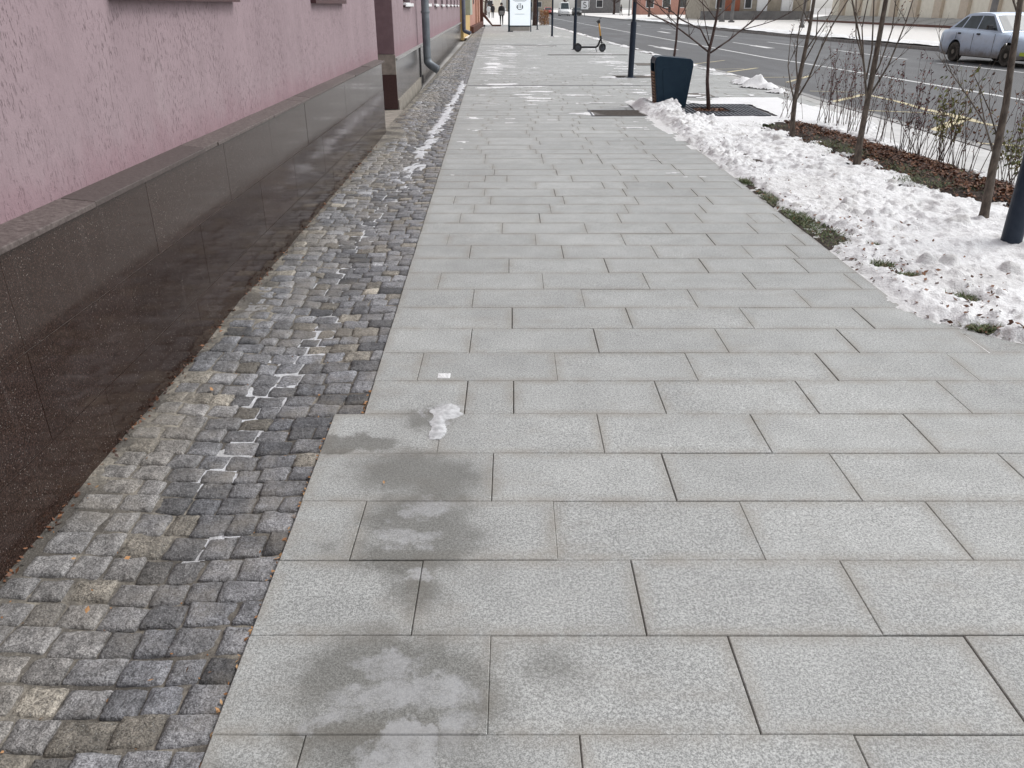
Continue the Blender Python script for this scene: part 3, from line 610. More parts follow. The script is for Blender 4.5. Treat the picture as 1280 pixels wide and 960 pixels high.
# snow in the cobble gutter
def gutter():
    def part(y0,y1,st):
        Y,X=np.meshgrid(np.arange(y0,y1,st),np.arange(-1.75,-.62,.0125),indexing='ij')
        cl=np.interp(Y,[1,2.1,2.6,3.0,3.5,5.3,8.5,17.4,30,45],[-.95,-1.0,-1.02,-1.0,-.95,-1.06,-.99,-1.04,-1.3,-1.7])+.05*(fbm(Y*1.1,Y*0,3,3)-.5)*2
        wd=np.interp(Y,[1,2,3,5,8,12,20,45],[.16,.17,.15,.14,.12,.10,.085,.12]); d=abs(X-cl)/wd+(fbm(X*12,Y*9,8,4)-.5)*1.9
        A=-.0155+.003*fbm(X*20,Y*20,4,2)+.010*(1-sstep(.2,1.0,d))*np.interp(Y,[1,2,3,4.5,6.5,8,9.5,15,17.5,19,24,45],[.18,.34,.52,.42,.55,.85,1.2,1.6,1.5,.4,.2,.5])*sstep(.30,.56,fbm(X*3.5,Y*2.2,17,3)+np.interp(Y,[1,3,9,15,19,24],[.06,.09,.10,.30,.1,-.02]))*1.6
        return X,Y,dip(X,Y)+A,(A+.006*(fbm(X*30,Y*30,61,2)-.5)>-.0100)&(X<EDGE(Y))
    X,Y,Z,k=part(1.0,12,.010); a=grid('gutter_snow',X,Y,Z,k,M['gsnow']); tag(a,'snow packed into the joints of the cobbled gutter','snow',kind='stuff')
    X,Y,Z,k=part(11.98,45,.04); a=grid('gutter_snow',X,Y,Z,k,M['gsnow'],parent=a); 
    Y,X=np.meshgrid(np.arange(7.5,60,.03),np.arange(-1.6,3.4,.035),indexing='ij')
    n=fbm(X*1.7,Y*5.5,23,5)+.16*(fbm(X*14,Y*22,27,3)-.5); dens=np.zeros_like(X)-.12
    def bl(x,y,rx,ry,s):
        nonlocal dens; dens=np.maximum(dens,s*np.exp(-((X-x)/rx)**2-((Y-y)/ry)**2)-.12)
    for q in [(-.15,10.6,.40,.30,.22),(.28,9.6,.14,.10,.30),(.72,11.2,.18,.15,.34),(-.2,17.0,.65,1.3,.30),(.1,15.6,.4,.8,.16),(-.5,22,.30,6,.30),(.1,20,.7,2,.15),(0.3,34.5,2.2,.6,.34),(1.5,13.6,.5,.9,.13),(.7,14,.8,2,.12),(2.7,19.2,.5,.7,.28),(2.3,46,.9,2,.3),(.2,11.9,.6,.3,.13),(-.3,30,1,4,.2),(2.4,16,.3,1.2,.3),(2.9,24,.6,4,.2),(3.2,30,.5,5,.2)]: bl(*q)
    lim=np.array([RIGHT(float(y)) for y in Y[:,0]])[:,None]
    v=n+dens; k=(v>.615)&(X>EDGE(Y)+.02)&(X<lim-.02)
    tag(grid('pavement_snow',X,Y,.0015+np.clip(v-.61,0,.1)*.03,k,M['snow']),'thin streaks of swept snow on the slabs','snow',kind='stuff')
    # the little square hole filled with snow
    g=G(555,470); b=MB(); s=.028; b.box(g.x-s,g.x+s,g.y-s*.9,g.y+s*.9,-.01,.0035); tag(b.build('snow_plug',M['snow'],bevel=.004),'small square pocket of white snow in a slab','snow')
    Y,X=np.meshgrid(np.arange(2.55,2.92,.004),np.arange(-.42,-.12,.004),indexing='ij'); g=G(556,516); g2=G(546,535)
    d=np.minimum(np.hypot((X-g.x)/.065,(Y-g.y)/.065),np.hypot((X-g2.x)/.035,(Y-g2.y)/.10))+(fbm(X*16,Y*16,35,4)-.5)*1.1; Z=.0055*np.clip(1-d,0,1)**.7+.002*(fbm(X*45,Y*45,36,3)-.5)*(d<1)
    tag(grid('ice_lump',X,Y,Z,d<.98,M['ice']),'raised white lump of refrozen ice on the slabs near the cobbles','ice')
    # second pit behind, swept snow by the kerb
    Y,X=np.meshgrid(np.arange(11.5,72,.045),np.arange(2.6,6.3,.04),indexing='ij'); kx=np.interp(Y,[p[1] for p in KERB],[p[0] for p in KERB])
    Z=-.05+.085*np.exp(-((X-kx+.14)/.13)**2)*sstep(.40,.66,fbm(X*2,Y*1.1,13,4))*np.interp(Y,[11.5,13,20,30],[.4,.7,1,1.2])
    for px,py,a,h_ in [(930,100,.22,.16),(945,104,.26,.22),(960,106,.22,.16),(972,111,.2,.12),(919,98,.14,.1)]:
        g=G(px,py+5); Z=np.maximum(Z,-.03+h_*np.exp(-((X-g.x)**2+(Y-g.y)**2)/a**2)*(.5+1.0*fbm(X*7,Y*7,19,4)))
    Z=np.maximum(Z,-.01+.05*np.exp(-((X-kx+.22)/.16)**2)*sstep(.30,.55,fbm(X*1.5,Y*.8,53,4))*sstep(19,24,Y))
    thin=.05*(fbm(X*1.2,Y*1.4,44,4)-.50)*sstep(13.4,14.2,Y)*(1-sstep(18,24,Y))*(X<kx-.05)*(X>3.0); Z=np.maximum(Z,-.002+thin)
    Z=np.where((X>kx)&(Z<.0),-.2,Z); Zb=np.where(X>kx,-.125,.004); tag(grid('kerb_snow',X,Y,Z,Z>Zb+.001,M['snow'],.25*sstep(.5,.7,fbm(X*4,Y*4,3,3))),'ploughed snow heaps and thin snow along the kerb','snow',kind='stuff')
gutter()
# ploughed snow line along the opposite kerb
def farsnow():
    Y,T=np.meshgrid(np.arange(18,110,.25),np.linspace(0,1,22),indexing='ij'); fx=np.interp(Y,[p[1] for p in FARK],[p[0] for p in FARK]); X=fx+.1+T*3.2
    Z=.004+(.05+.16*fbm(X*2.5,Y*1.2,3,4))*np.exp(-((T-.2)/.22)**2)+.05*(fbm(X,Y*.6,7,3)-.42)
    tag(grid('far_snow',X,Y,Z,Z>.003,M['snow'],.3*sstep(.4,.7,fbm(X*1.5,Y,9,3))),'snow bank lying along the opposite kerb','snow',kind='stuff')
farsnow()
# ================================================================= PINK BUILDING
def pink_building():
    t=thing('pink_building','long pink rendered building with dark polished granite plinth on the left','building',(0,0,0))
    A=math.atan(.018); X0=lambda y:WALLX(y)
    def W(x,y,z): return (X0(y)+x,y,z)                  # x outward from the plinth face
    def slab(b,x0,x1,y0,y1,z0,z1,col=None):
        b.add([W(x0,y0,z0),W(x1,y0,z0),W(x1,y1,z0),W(x0,y1,z0),W(x0,y0,z1),W(x1,y0,z1),W(x1,y1,z1),W(x0,y1,z1)],[(0,3,2,1),(4,5,6,7),(0,1,5,4),(1,2,6,5),(2,3,7,6),(3,0,4,7)],col)
    wins=[(3.46,5.02),(7.2,8.6)]
    def wall(b,y0,y1,xo,z0,z1,ws,th=.5):
        y=y0
        for a,c in ws+[(y1,y1)]:
            slab(b,xo-th,xo,y,a,z0,z1)
            if c>a: slab(b,xo-th,xo,a,c,z0,1.51); slab(b,xo-th,xo,a,c,3.1,z1)
            y=c
    b=MB(); wall(b,-6,10.9,-.105,.80,8.5,[(-.5,1.0)]+wins); b.build('wall',M['pink'],t)
    # plinth: three courses of polished slabs
    b=MB(); r=random.Random(2)
    for z0,z1,st in ((-.1,.212,.3),(.215,.517,.9),(.52,.818,.55)):
        y=-6.
        cuts=[-6.]+{ .3:[.3,1.6,2.54,3.5,4.4,5.7,6.9,7.7,9.1], .9:[.1,1.2,2.17,2.9,3.7,4.75,5.6,6.6,7.67,8.8], .55:[.4,1.3,2.165,3.2,4.2,5.1,6.1,7.0,7.78,9.2]}[st]+[10.42]
        for a,c in zip(cuts[:-1],cuts[1:]): 
            tw=r.uniform(-.0012,.0012); slab(b,-.0025,tw+.0012,a+.0011,c-.0011,z0,z1,(.42+r.uniform(0,.28),0,0))
    b.build('plinth',M['plinth'],t,bevel=.0006)
    b=MB(); slab(b,-.3,-.003,-6,10.41,-.1,.80); b.build('plinth_core',simple('plinth_mortar',(.34,.30,.27),(.22,.19,.17),.9,20),t)
    # coping
    b=MB(); y=-6.; 
    for i,c in enumerate([-4,-2.5,-1,.5,1.7,2.75,3.9,4.1,5.2,6.0,6.25,7.3,8.4,9.5,10.66]):
        o=r.uniform(-.004,.006); b.cur=0
        dz=r.uniform(-.003,.003); 
        b.add([W(-.12,y,.82),W(.010+o,y,.82),W(.010+o,c-.003,.82),W(-.12,c-.003,.82),W(-.12,y,.852+dz),W(.010+o,y,.838+dz),W(.010+o,c-.003,.838+dz),W(-.12,c-.003,.852+dz)],[(0,3,2,1),(4,5,6,7),(0,1,5,4),(1,2,6,5),(2,3,7,6),(3,0,4,7)],(r.random(),0,0)); y=c
    cp=NT('coping_stone'); _,tn,_,_=cp.attr(); c=cp.mix(cp.ramp(cp.noise(60,4,.7),.35,.7),(.075,.058,.053),(.155,.128,.118)); c=cp.mix(cp.math('MULTIPLY',cp.ramp(tn,.55,.9),.6),c,(.055,.042,.038)); cp.base(c); cp.rough(.6); cp.bump(cp.noise(90,3),.3,.004)
    b.build('coping',cp.m,t,bevel=.003)
    # windows
    def window(y0,y1,xo,snow=False,z0=1.51,h=1.6):
        b=MB(); d=xo-.16; f=.07
        slab(b,d,d+.06,y0+.004,y0+f,z0+.004,z0+h-.004); slab(b,d,d+.06,y1-f,y1-.004,z0+.004,z0+h-.004); slab(b,d,d+.06,y0+f+.002,y1-f-.002,z0+.004,z0+f); slab(b,d,d+.06,y0+f+.002,y1-f-.002,z0+h-f,z0+h-.004)
        m=(y0+y1)/2; slab(b,d,d+.05,m-.03,m+.03,z0+f+.002,z0+h-f-.002)
        w_=b.build('window',M['frame'],t)
        b=MB(); slab(b,d+.01,d+.02,y0+f+.004,m-.034,z0+f+.004,z0+h-f-.004); slab(b,d+.01,d+.02,m+.034,y1-f-.004,z0+f+.004,z0+h-f-.004); b.build('pane',M['glass'],w_)
        b=MB(); slab(b,d+.062,xo+.045,y0-.03,y1+.03,z0-.035,z0-.002); b.build('sill',M['frame'],w_)
        if snow:
            b=MB(); n=7
            for i in range(n):
                a=y0-.02+(y1-y0+.04)*i/n; c=y0-.02+(y1-y0+.04)*(i+1)/n; slab(b,xo-.02,xo+.062,a,c,z0-.028,z0+.02+.02*rnd.random())
            b.build('sill_snow',M['snow'],w_,bevel=.008)
    window(-.5,1.0,-.105)
    for a,c in wins: window(a,c,-.105)
    # niche, then the second section standing a little back
    b=MB(); slab(b,-1.0,-.60,10.9,13.05,-.1,8.5); b.build('niche_wall',M['pink'],t)
    b=MB(); slab(b,-.60,-.045,10.425,13.0,-.3,-.012); b.build('niche_floor',M['rawconcrete'],t)
    s2=lambda y:-.136-.0075*(y-13)
    def slab2(b,x0,x1,y0,y1,z0,z1,col=None):
        V=lambda x,y,z:W(s2(y)+x,y,z)
        b.add([V(x0,y0,z0),V(x1,y0,z0),V(x1,y1,z0),V(x0,y1,z0),V(x0,y0,z1),V(x1,y0,z1),V(x1,y1,z1),V(x0,y1,z1)],[(0,3,2,1),(4,5,6,7),(0,1,5,4),(1,2,6,5),(2,3,7,6),(3,0,4,7)],col)
    w2=[(15.0,16.3),(20.2,21.4),(23.4,24.6),(26.6,27.8),(29.8,31.0),(33.0,34.2),(36.2,37.4),(39.4,40.6)]
    b=MB(); y=13.06
    for a,c in w2+[(43.5,43.5)]:
        slab2(b,-.5,-.03,y,a,.72,8.5)
        if c>a: slab2(b,-.5,-.03,a,c,.72,1.47); slab2(b,-.5,-.03,a,c,3.1,8.5)
        y=c
    b.build('wall',M['pink'],t)
    b=MB(); slab2(b,-.45,-.006,13.02,13.058,.795,8.5); b.build('end_pier',M['pinkshade_trim'],t)  # end face turned from the light, its shade put into the colour
    b=MB(); slab2(b,-.30,.004,13.0,13.05,.0,.50); b.build('plinth_end',simple('brown_granite_end',(.045,.022,.02),(.065,.034,.03),.35,40,bump=.1),t)
    b=MB(); slab2(b,-.30,.002,13.005,13.05,.503,.79); b.build('plinth_end',M['rawconcrete'],t)
    b=MB(); y=13.06
    while y<43.4:
        c=min(y+r.uniform(.9,1.5),43.4); slab2(b,-.1,r.uniform(-.001,.001),y+.0015,c-.0015,.13 if y<17.6 else -.05,.70,(.62+r.uniform(0,.45),0,0)); y=c
    pg=simple('grey_granite_with_reflection',(.17,.16,.155),(.11,.10,.097),.16,120,bump=.02,spec=.7); b.build('plinth',pg,t)  # grey granite, base lightened to carry the pavement's grazing reflection
    b=MB(); slab2(b,-.1,.018,13.06,17.55,-.1,.128); b.build('plinth_foot',M['rawconcrete'],t)
    b=MB(); slab2(b,-.1,.03,13.06,43.4,.702,.735); b.build('coping',M['kerb'],t)
    for a,c in w2: window(a,c,s2((a+c)/2)-.03,True,1.475)
    b=MB(); slab2(b,-8,-.5,13.05,43.5,-.1,8.5); slab(b,-9,-.606,-6,10.9,-.1,8.5); b.build('building_core',M['pink'],t)
    # roof edge
    b=MB(); slab(b,-9,.25,-6.2,11.0,8.5,8.8); slab2(b,-8.6,.25,13.0,43.6,8.5,8.8); b.build('cornice',M['pinkshade_trim'],t)
    # down pipes
    def pipe(y,x,r_,mat,ztop=8.4,out=.20,zb=.43):
        p=Vector(W(x,y,0)); b=MB(); b.tube([p+Vector((0,0,ztop)),p+Vector((0,0,zb+.1)),p+Vector((.008,0,zb))],r_,14,col=None)
        b2=MB(); b2.tube([p+Vector((0,0,zb+.05)),p+Vector((.01,0,zb-.01)),p+Vector((.05,-.02,zb-.06)),p+Vector((out,-.08,zb-.15)),p+Vector((out+.02,-.085,zb-.16))],[r_*1.06,r_*1.08,r_*1.04,r_*1.04,r_*1.12],14,cap=False)
        b2.tube([p+Vector((out+.018,-.085,zb-.157)),p+Vector((out-.06,-.05,zb-.115))],[r_*.98,r_*.9],14)
        d=b.build('drainpipe',mat,t,smooth=True); e=b2.build('elbow',mat,d,smooth=True)
        for z in (1.35,2.6,4.5):
            b3=MB(); b3.lathe([(r_*1.1,-.02),(r_*1.16,-.015),(r_*1.16,.015),(r_*1.1,.02)],'z',(p.x,p.y,z),14)
            b3.build('bracket',mat,d)
    pipe(17.6,s2(17.6)+.15,.078,M['zinc']); pipe(43.0,s2(43)+.16,.092,M['bluepipe'],out=.3,zb=.40)
    b=MB(); slab2(b,.0015,.02,17.52,17.68,-.05,.70); b.build('shadow_strip',M['black'],t)  # black strip painting in the shadow line beside the drainpipe
pink_building()
# ---- further houses
def facade(name,label,x0,x1,y0,y1,h,mat,wins,winmat,plinth=None,axis='x',face=1,roofmat=None,z0=1.0,wh=1.7):
    t=thing(name,label,'building')
    b=MB(); b.box(x0,x1,y0,y1,-.1,h); b.build('wall',mat,t)
    if plinth:
        b=MB(); e=.06; b.box(x0-e,x1+e,y0-e,y1+e,-.12,plinth[0]); b.build('plinth',plinth[1],t)
    b=MB(); b.box(x0-.4,x1+.4,y0-.4,y1+.4,h+.002,h+.35); b.build('roof',roofmat or M['pinkshade_trim'],t)
    for a,c in wins:
        for zb in [z0]+([z0+3.4] if h>z0+6 else []):
            f=MB(); p=MB()
            if axis=='x':
                xf=x1 if face>0 else x0; s=face
                f.box(min(xf+s*.02,xf-s*.2),max(xf+s*.02,xf-s*.2),a,c,zb,zb+wh); p.box(min(xf+s*.021,xf+s*.03),max(xf+s*.021,xf+s*.03),a+.1,c-.1,zb+.1,zb+wh-.1)
            else:
                yf=y0; f.box(a,c,yf-.02,yf+.2,zb,zb+wh); p.box(a+.1,c-.1,yf-.03,yf-.021,zb+.1,zb+wh-.1)
            w_=f.build('window',winmat,t); p.build('pane',M['glass'],w_)
    return t
M['yellow']=simple('yellow_render',(.62,.44,.18),(.52,.36,.15),.85,3); M['orange']=simple('salmon_render',(.50,.27,.21),(.42,.22,.17),.85,3)
M['cream']=simple('cream_render',(.84,.79,.68),(.76,.71,.60),.85,2); M['stone']=simple('beige_stone',(.42,.37,.30),(.30,.265,.215),.85,2)
M['creamdark']=simple('tan_pilaster',(.62,.53,.43),(.54,.46,.37),.85,3); M['greywall']=simple('grey_wall',(.17,.165,.165),(.12,.118,.118),.8,2)
M['brick']=simple('red_brick',(.33,.11,.06),(.25,.085,.05),.85,8); M['brown']=simple('brown_paint',(.12,.045,.03),(.085,.034,.024),.7,8)
M['palegreen']=simple('pale_green_box',(.42,.46,.38),(.36,.40,.33),.6,4)
yb=facade('yellow_house','narrow yellow rendered house front beyond the blue-grey drainpipe','',0,0,0,0,0,M['yellow'],[],M['frame']) if False else None
def yellow():
    t=thing('yellow_house','yellow rendered house front between pink and salmon houses','building')
    b=MB(); b.box(-9,-2.45,43.6,50.5,-.1,7.5); b.build('wall',M['yellow'],t); b=MB(); b.box(-9.2,-2.25,43.55,50.6,7.5,7.8); b.build('roof',M['brown'],t)
    b=MB(); b.box(-2.448,-2.1,44.2,46.2,1.05,2.6); b.build('wall_cabinet',M['palegreen'],t,bevel=.03)
    f=MB(); f.box(-2.6,-2.43,47.2,48.6,1.6,3.2); w_=f.build('window',M['frame'],t); p=MB(); p.box(-2.425,-2.418,47.3,48.5,1.7,3.1); p.build('pane',M['glass'],w_)
    t=thing('salmon_house','salmon rendered house front with brown knobbly foot rail','building')
    b=MB(); b.box(-9,-2.55,50.7,69.5,-.1,8); b.build('wall',M['orange'],t); b=MB(); b.box(-9.2,-2.3,50.65,69.6,8,8.3); b.build('roof',M['brown'],t)
    b=MB(); b.box(-2.548,-2.44,60.5,61.2,0,8); b.box(-2.548,-2.44,64.5,65.0,0,8); b.build('pilaster',simple('pale_salmon',(.60,.36,.27),(.52,.3,.22),.85,3),t)
    for a in (53,57,66):
        f=MB(); f.box(-2.7,-2.53,a,a+1.4,1.6,3.2); w_=f.build('window',M['frame'],t); p=MB(); p.box(-2.525,-2.518,a+.1,a+1.3,1.7,3.1); p.build('pane',M['glass'],w_)
    b=MB()
    for i in range(18):
        b=MB(); b.box(-2.549,-2.25,51+i*1.0,51.6+i*1.0,.02,.38); b.build('foot_block',M['brown'],t,bevel=.03)
    t=thing('brown_porch','dark brown timber porch with a sloping stair at the end of the salmon house','porch')
    b=MB(); b.box(-3.4,-2.35,69.7,71.5,-.05,3.4); b.build('porch_wall',M['brown'],t)
    for a in (69.9,71.0):
        b=MB(); b.prism([(-2.349,1.05),(-1.6,.1),(-1.6,.0),(-2.349,.75)],'y',a,a+.4); b.build('stair_rail',M['brown'],t)
    b=MB(); b.box(-1.598,-.9,69.9,71.4,.002,.10); b.build('step',M['brown'],t)
yellow()
def across():
    # front facing us beyond the crossing
    t=thing('stone_house','beige stone house with white doors above a grey plinth wall across the road','building')
    b=MB(); b.box(23.5,35.5,104,118,-.1,11); b.build('wall',M['stone'],t)
    b=MB(); b.box(22.5,35.6,102.8,103.95,-.1,.95); b.build('plinth_wall',M['greywall'],t)
    for x0,x1 in ((29.1,30.3),(32.0,33.3)):
        b=MB(); b.box(x0,x1,103.7,103.99,.96,4); d=b.build('door',M['white'],t)
    b=MB(); b.box(25.0,27.0,103.6,103.99,.96,2.6); b.build('brick_panel',M['brick'],t)
    b=MB(); b.box(23.3,35.7,103.8,118.2,11,11.4); b.build('roof',M['brown'],t)
    for a in (24.2,27.6):
        f=MB(); f.box(a,a+.9,103.9,103.97,1.2,3.0); w_=f.build('window',M['white'],t); p=MB(); p.box(a+.1,a+.8,103.88,103.895,1.3,2.9); p.build('pane',M['glass'],w_)
    t=thing('cream_house','cream rendered facade with tan pilasters behind a sloping forecourt across the road','building')
    b=MB(); b.box(37.0,50,20,101,-.1,10); b.build('wall',M['cream'],t)
    b=MB(); y=22
    while y<100: b.box(36.7,36.998,y,y+1.3,-.05,9.5); y+=4.4
    b.build('pilaster',M['creamdark'],t)
    b=MB(); b.box(36.5,50.4,19.8,101.2,10,10.4); b.build('roof',M['brown'],t)
    b=MB(); b.add([(32.6,22,.06),(36.69,22,.55),(36.69,100,.55),(32.6,100,.06),(32.6,22,-.1),(36.69,22,-.1),(36.69,100,-.1),(32.6,100,-.1)],[(0,1,2,3),(4,7,6,5),(0,4,5,1),(1,5,6,2),(2,6,7,3),(3,7,4,0)]); b.build('forecourt',M['concrete'],t)
    b=MB(); b.box(32.2,32.598,22,97,-.1,.16); b.build('forecourt_edge',M['brown'],t)
    y=24; b=MB()
    while y<97: b.add([(32.62,y,.075),(36.6,y+3,.565),(36.6,y+3.12,.565),(32.62,y+.12,.075)],[(0,1,2,3)]); y+=3
    b.build('drain_channel',M['greywall'],t)
    y=24; 
    for i in range(8):
        a=22+1.3+i*8.8; f=MB(); f.box(36.9,36.995,a+.7,a+2.4,3.0,5.0); w_=f.build('window',M['white'],t); p=MB(); p.box(36.88,36.898,a+.8,a+2.3,3.1,4.9); p.build('pane',M['glass'],w_)
    # end of the street
    for nm,lab,x0,x1,y0,h,mt in (('end_house','wide grey-brown house closing the end of the street',-2,14,300,12,M['stone']),('end_house','tall pale house at the far left end of the street',-30,-3,230,14,M['cream']),('end_house','long grey-beige house far beyond the opposite pavement',16,26,210,12,M['greywall']),('end_house','pale orange house far behind the bare trees across the road',25,45,170,10,M['orange'])):
        facade(nm,lab,x0,x1,y0,y0+12,h,mt,[(x0+1+i*3.2,x0+2.6+i*3.2) for i in range(int((x1-x0-1)/3.2))],M['white'],axis='y',z0=1.2)
across()
# ================================================================= TREES AND SHRUBS
def leafq(b,p,s,r):
    n=Vector((r.gauss(0,1),r.gauss(0,1),r.gauss(0,1))).normalized(); a=n.orthogonal().normalized(); c=n.cross(a)
    b.add([p,p+a*s+c*s*.45,p+a*s*2,p+a*s-c*s*.45],[(0,1,2,3)],(r.random(),0,0))
def twig(b,p,d,l,r0,r,lv,leaves=None,dep=0,spread=.5):
    pts=[p]; q=p.copy(); dd=d.copy()
    for i in range(4):
        dd=(dd+Vector((r.gauss(0,.10),r.gauss(0,.10),.05))).normalized(); q=q+dd*l/4; pts.append(q)
    b.tube(pts,[r0,r0*.85,r0*.7,r0*.5,r0*.25],5 if r0<.01 else 7)
    if leaves is not None:
        for _ in range(leaves[1]):
            k=r.randint(1,4); leafq(leaves[0],pts[k]+Vector((r.gauss(0,.012),r.gauss(0,.012),r.gauss(0,.02))),r.uniform(.006,.013)*leaves[2],r)
    if dep<lv:
        for i in range(1,4):
            for _ in range(r.choice([1,1,2])):
                v=(dd+Vector((r.gauss(0,spread),r.gauss(0,spread),r.uniform(0,.4)))).normalized(); twig(b,pts[i],v,l*r.uniform(.4,.65),r0*(.55),r,lv,leaves,dep+1,spread)
def tree(label,Y,trunk,branches,r0,mat,seed,leafmat=None,nl=0,group='young street trees in the verge'):
    r=random.Random(seed); P=lambda p,dy=0:atY(p[0],p[1],Y+dy)
    base=G(*trunk[0]); t=thing('street_tree',label,'tree',base,0,group); off=base
    pts=[P(p)-off for p in trunk]; pts[0].z=-.03; pts[0].y=0
    last=pts[-1]; d=(pts[-1]-pts[-2]).normalized(); k=0
    while last.z<3.4: last=last+(d+Vector((r.gauss(0,.07),r.gauss(0,.07),.15)))*.4; pts.append(last)
    n=len(pts); b=MB(); b.tube(pts,[r0*1.25]+[r0*(1-.75*i/(n-1)) for i in range(1,n)],12); b.build('trunk',mat,t,smooth=True)
    b=MB(); lf=MB()
    for j,br in enumerate(branches):
        rr=br[0]; dy=br[1]; q=[P(p,dy*i/(len(br)-3))-off for i,p in enumerate(br[2:])]
        last=q[-1]; d=(q[-1]-q[-2]).normalized()
        if last.z>1.2:
            for _ in range(3): last=last+(d+Vector((r.gauss(0,.1),r.gauss(0,.1),.2)))*.25; q.append(last)
        m=len(q); b.tube(q,[rr*(1-.7*i/(m-1)) for i in range(m)],7)
        for i in range(1,m):
            if r.random()<.75: twig(b,q[i],((q[i]-q[i-1]).normalized()+Vector((r.gauss(0,.5),r.gauss(0,.5),.3))).normalized(),r.uniform(.15,.4),rr*.4,r,1,(lf,nl,1.6) if leafmat else None)
    for p in pts[2:]:
        for _ in range(3 if p.z>1.3 else 0): twig(b,p,Vector((r.gauss(0,.6),r.gauss(0,.6),.8)).normalized(),r.uniform(.5,.9),r0*.3,r,1,(lf,nl,1.6) if leafmat else None)
    b.build('branches',mat,t,smooth=True)
    if lf.f: lf.build('leaves',leafmat,t,fix=False)
    return t
c3=lambda x,y:(760+x/4.923,y/4.923)
c4=lambda x,y:(960+x/4,y/4)
def L3(*p): return [c3(*q) for q in p]
def L4(*p): return [c4(*q) for q in p]
YA,YE,YB,YC,YD=13.04,21.3,9.9,8.19,5.84
tree('slender dark red-brown tree rising from the square iron grate',YA,L3((605,678),(611,500),(620,320),(640,240),(664,130),(685,0)),
  [[.014,-.25]+L3((612,315),(500,225),(400,150),(270,90)),[.013,.3]+L3((622,285),(570,180),(450,120),(400,75),(280,20)),[.015,.35]+L3((630,325),(740,250),(820,185),(920,105),(1000,0)),[.007,-.3]+L3((820,185),(950,150),(1040,120),(1110,85)),
   [.007,.15]+L3((622,250),(600,150),(580,0)),[.009,-.25]+L3((664,120),(620,60),(560,0)),[.006,-.2]+L3((500,225),(495,130),(480,90)),[.008,.2]+L3((668,110),(720,60),(760,20))],.028,M['barkred'],1,M['leafbrown'],0)
tree('slim bare tree standing behind the navy litter bin',YE,[(841,88)]+L3((405,365),(420,250),(430,110),(442,0)),[[.012,.3]+L3((425,150),(330,60),(290,0)),[.011,-.3]+L3((428,130),(470,60),(500,0)),[.006,.2]+L3((415,180),(330,120),(200,20))],.034,M['barkred'],2,M['leafbrown'],1)
tree('young grey tree in the brown mulch nearest the iron grate',YB,L4((116,698),(124,600),(134,505),(155,400),(182,270),(208,140),(230,0)),
  [[.012,.2]+L4((140,500),(200,400),(262,250),(320,130),(400,0)),[.010,-.2]+L4((132,510),(112,420),(100,330),(112,200)),[.009,-.2]+L4((150,430),(140,300),(150,180),(190,0)),[.008,.25]+L4((170,330),(240,200),(250,60),(300,0)),[.008,.3]+L4((190,250),(300,90),(350,0)),[.007,-.1]+L4((212,130),(180,60),(190,0))],.031,M['bark'],3,M['leafbrown'],1)
tree('young grey tree in the middle of the leaf covered bed',YC,L4((440,825),(455,735),(470,650),(510,440),(545,250),(590,0)),
  [[.012,-.2]+L4((495,520),(482,350),(470,250),(430,50)),[.010,.2]+L4((515,470),(600,330),(650,210),(690,110)),[.009,.1]+L4((490,400),(520,250),(530,0)),[.008,-.1]+L4((520,400),(560,320),(620,150),(640,0)),[.007,-.2]+L4((475,300),(440,180),(440,80)),[.007,.2]+L4((480,330),(470,140),(500,0))],.034,M['bark'],4,M['leafbrown'],1)
tree('grey young tree beside the thick lamp post',YD,[(1226,278)]+L4((1085,1050),(1104,955),(1122,850),(1142,760),(1170,620),(1190,520),(1215,330),(1238,180),(1262,0)),
  [[.007,-.15]+L4((1125,760),(1085,620),(1010,500),(920,370),(880,270)),[.008,.1]+L4((1240,150),(1245,60),(1225,0)),[.006,.2]+L4((1150,700),(1110,560),(1050,420),(1020,350)),[.005,.1]+L4((1085,620),(1060,480),(1075,380))],.034,M['bark'],5,M['leafbrown'],0)
def shrub(px,py,label,h,n,mat,nl,seed,sp=.16,big=1.):
    r=random.Random(seed); g=G(px,py); n=int(n*1.35); t=thing('shrub',label,'shrub',(g.x,g.y,.02),0,'thin leafless shrubs along the kerb'); b=MB(); lf=MB()
    for i in range(n):
        p=Vector((r.gauss(0,.07),r.gauss(0,.09),-.02)); d=Vector((r.gauss(0,sp),r.gauss(0,sp),1)).normalized(); H=h*r.uniform(.55,1.1)
        q=[p]; c=p.copy()
        for k in range(6):
            d=(d+Vector((r.gauss(0,.06),r.gauss(0,.06),.03))).normalized(); c=c+d*H/6; q.append(c)
        r0=r.uniform(.0028,.0048); b.tube(q,[r0*(1-.12*k) for k in range(7)],5)
        for k in range(2,7):
            if r.random()<.6:
                v=(d+Vector((r.gauss(0,.5),r.gauss(0,.5),.1))).normalized(); e=q[k]+v*r.uniform(.05,.16); b.tube([q[k],(q[k]+e)/2+Vector((0,0,.008)),e],[r0*.5,r0*.42,r0*.3],4)
                for _ in range(nl): leafq(lf,q[k].lerp(e,r.uniform(.3,1.1)),r.uniform(.011,.020)*big,r)
            for _ in range(nl//2+(1 if k>3 else 0) if k>2 else 0): leafq(lf,q[k]+Vector((r.gauss(0,.012),r.gauss(0,.012),r.gauss(0,.03))),r.uniform(.011,.019)*big,r)
    b.build('stems',M['twig'],t); 
    if lf.f: lf.build('leaves',mat,t,fix=False)
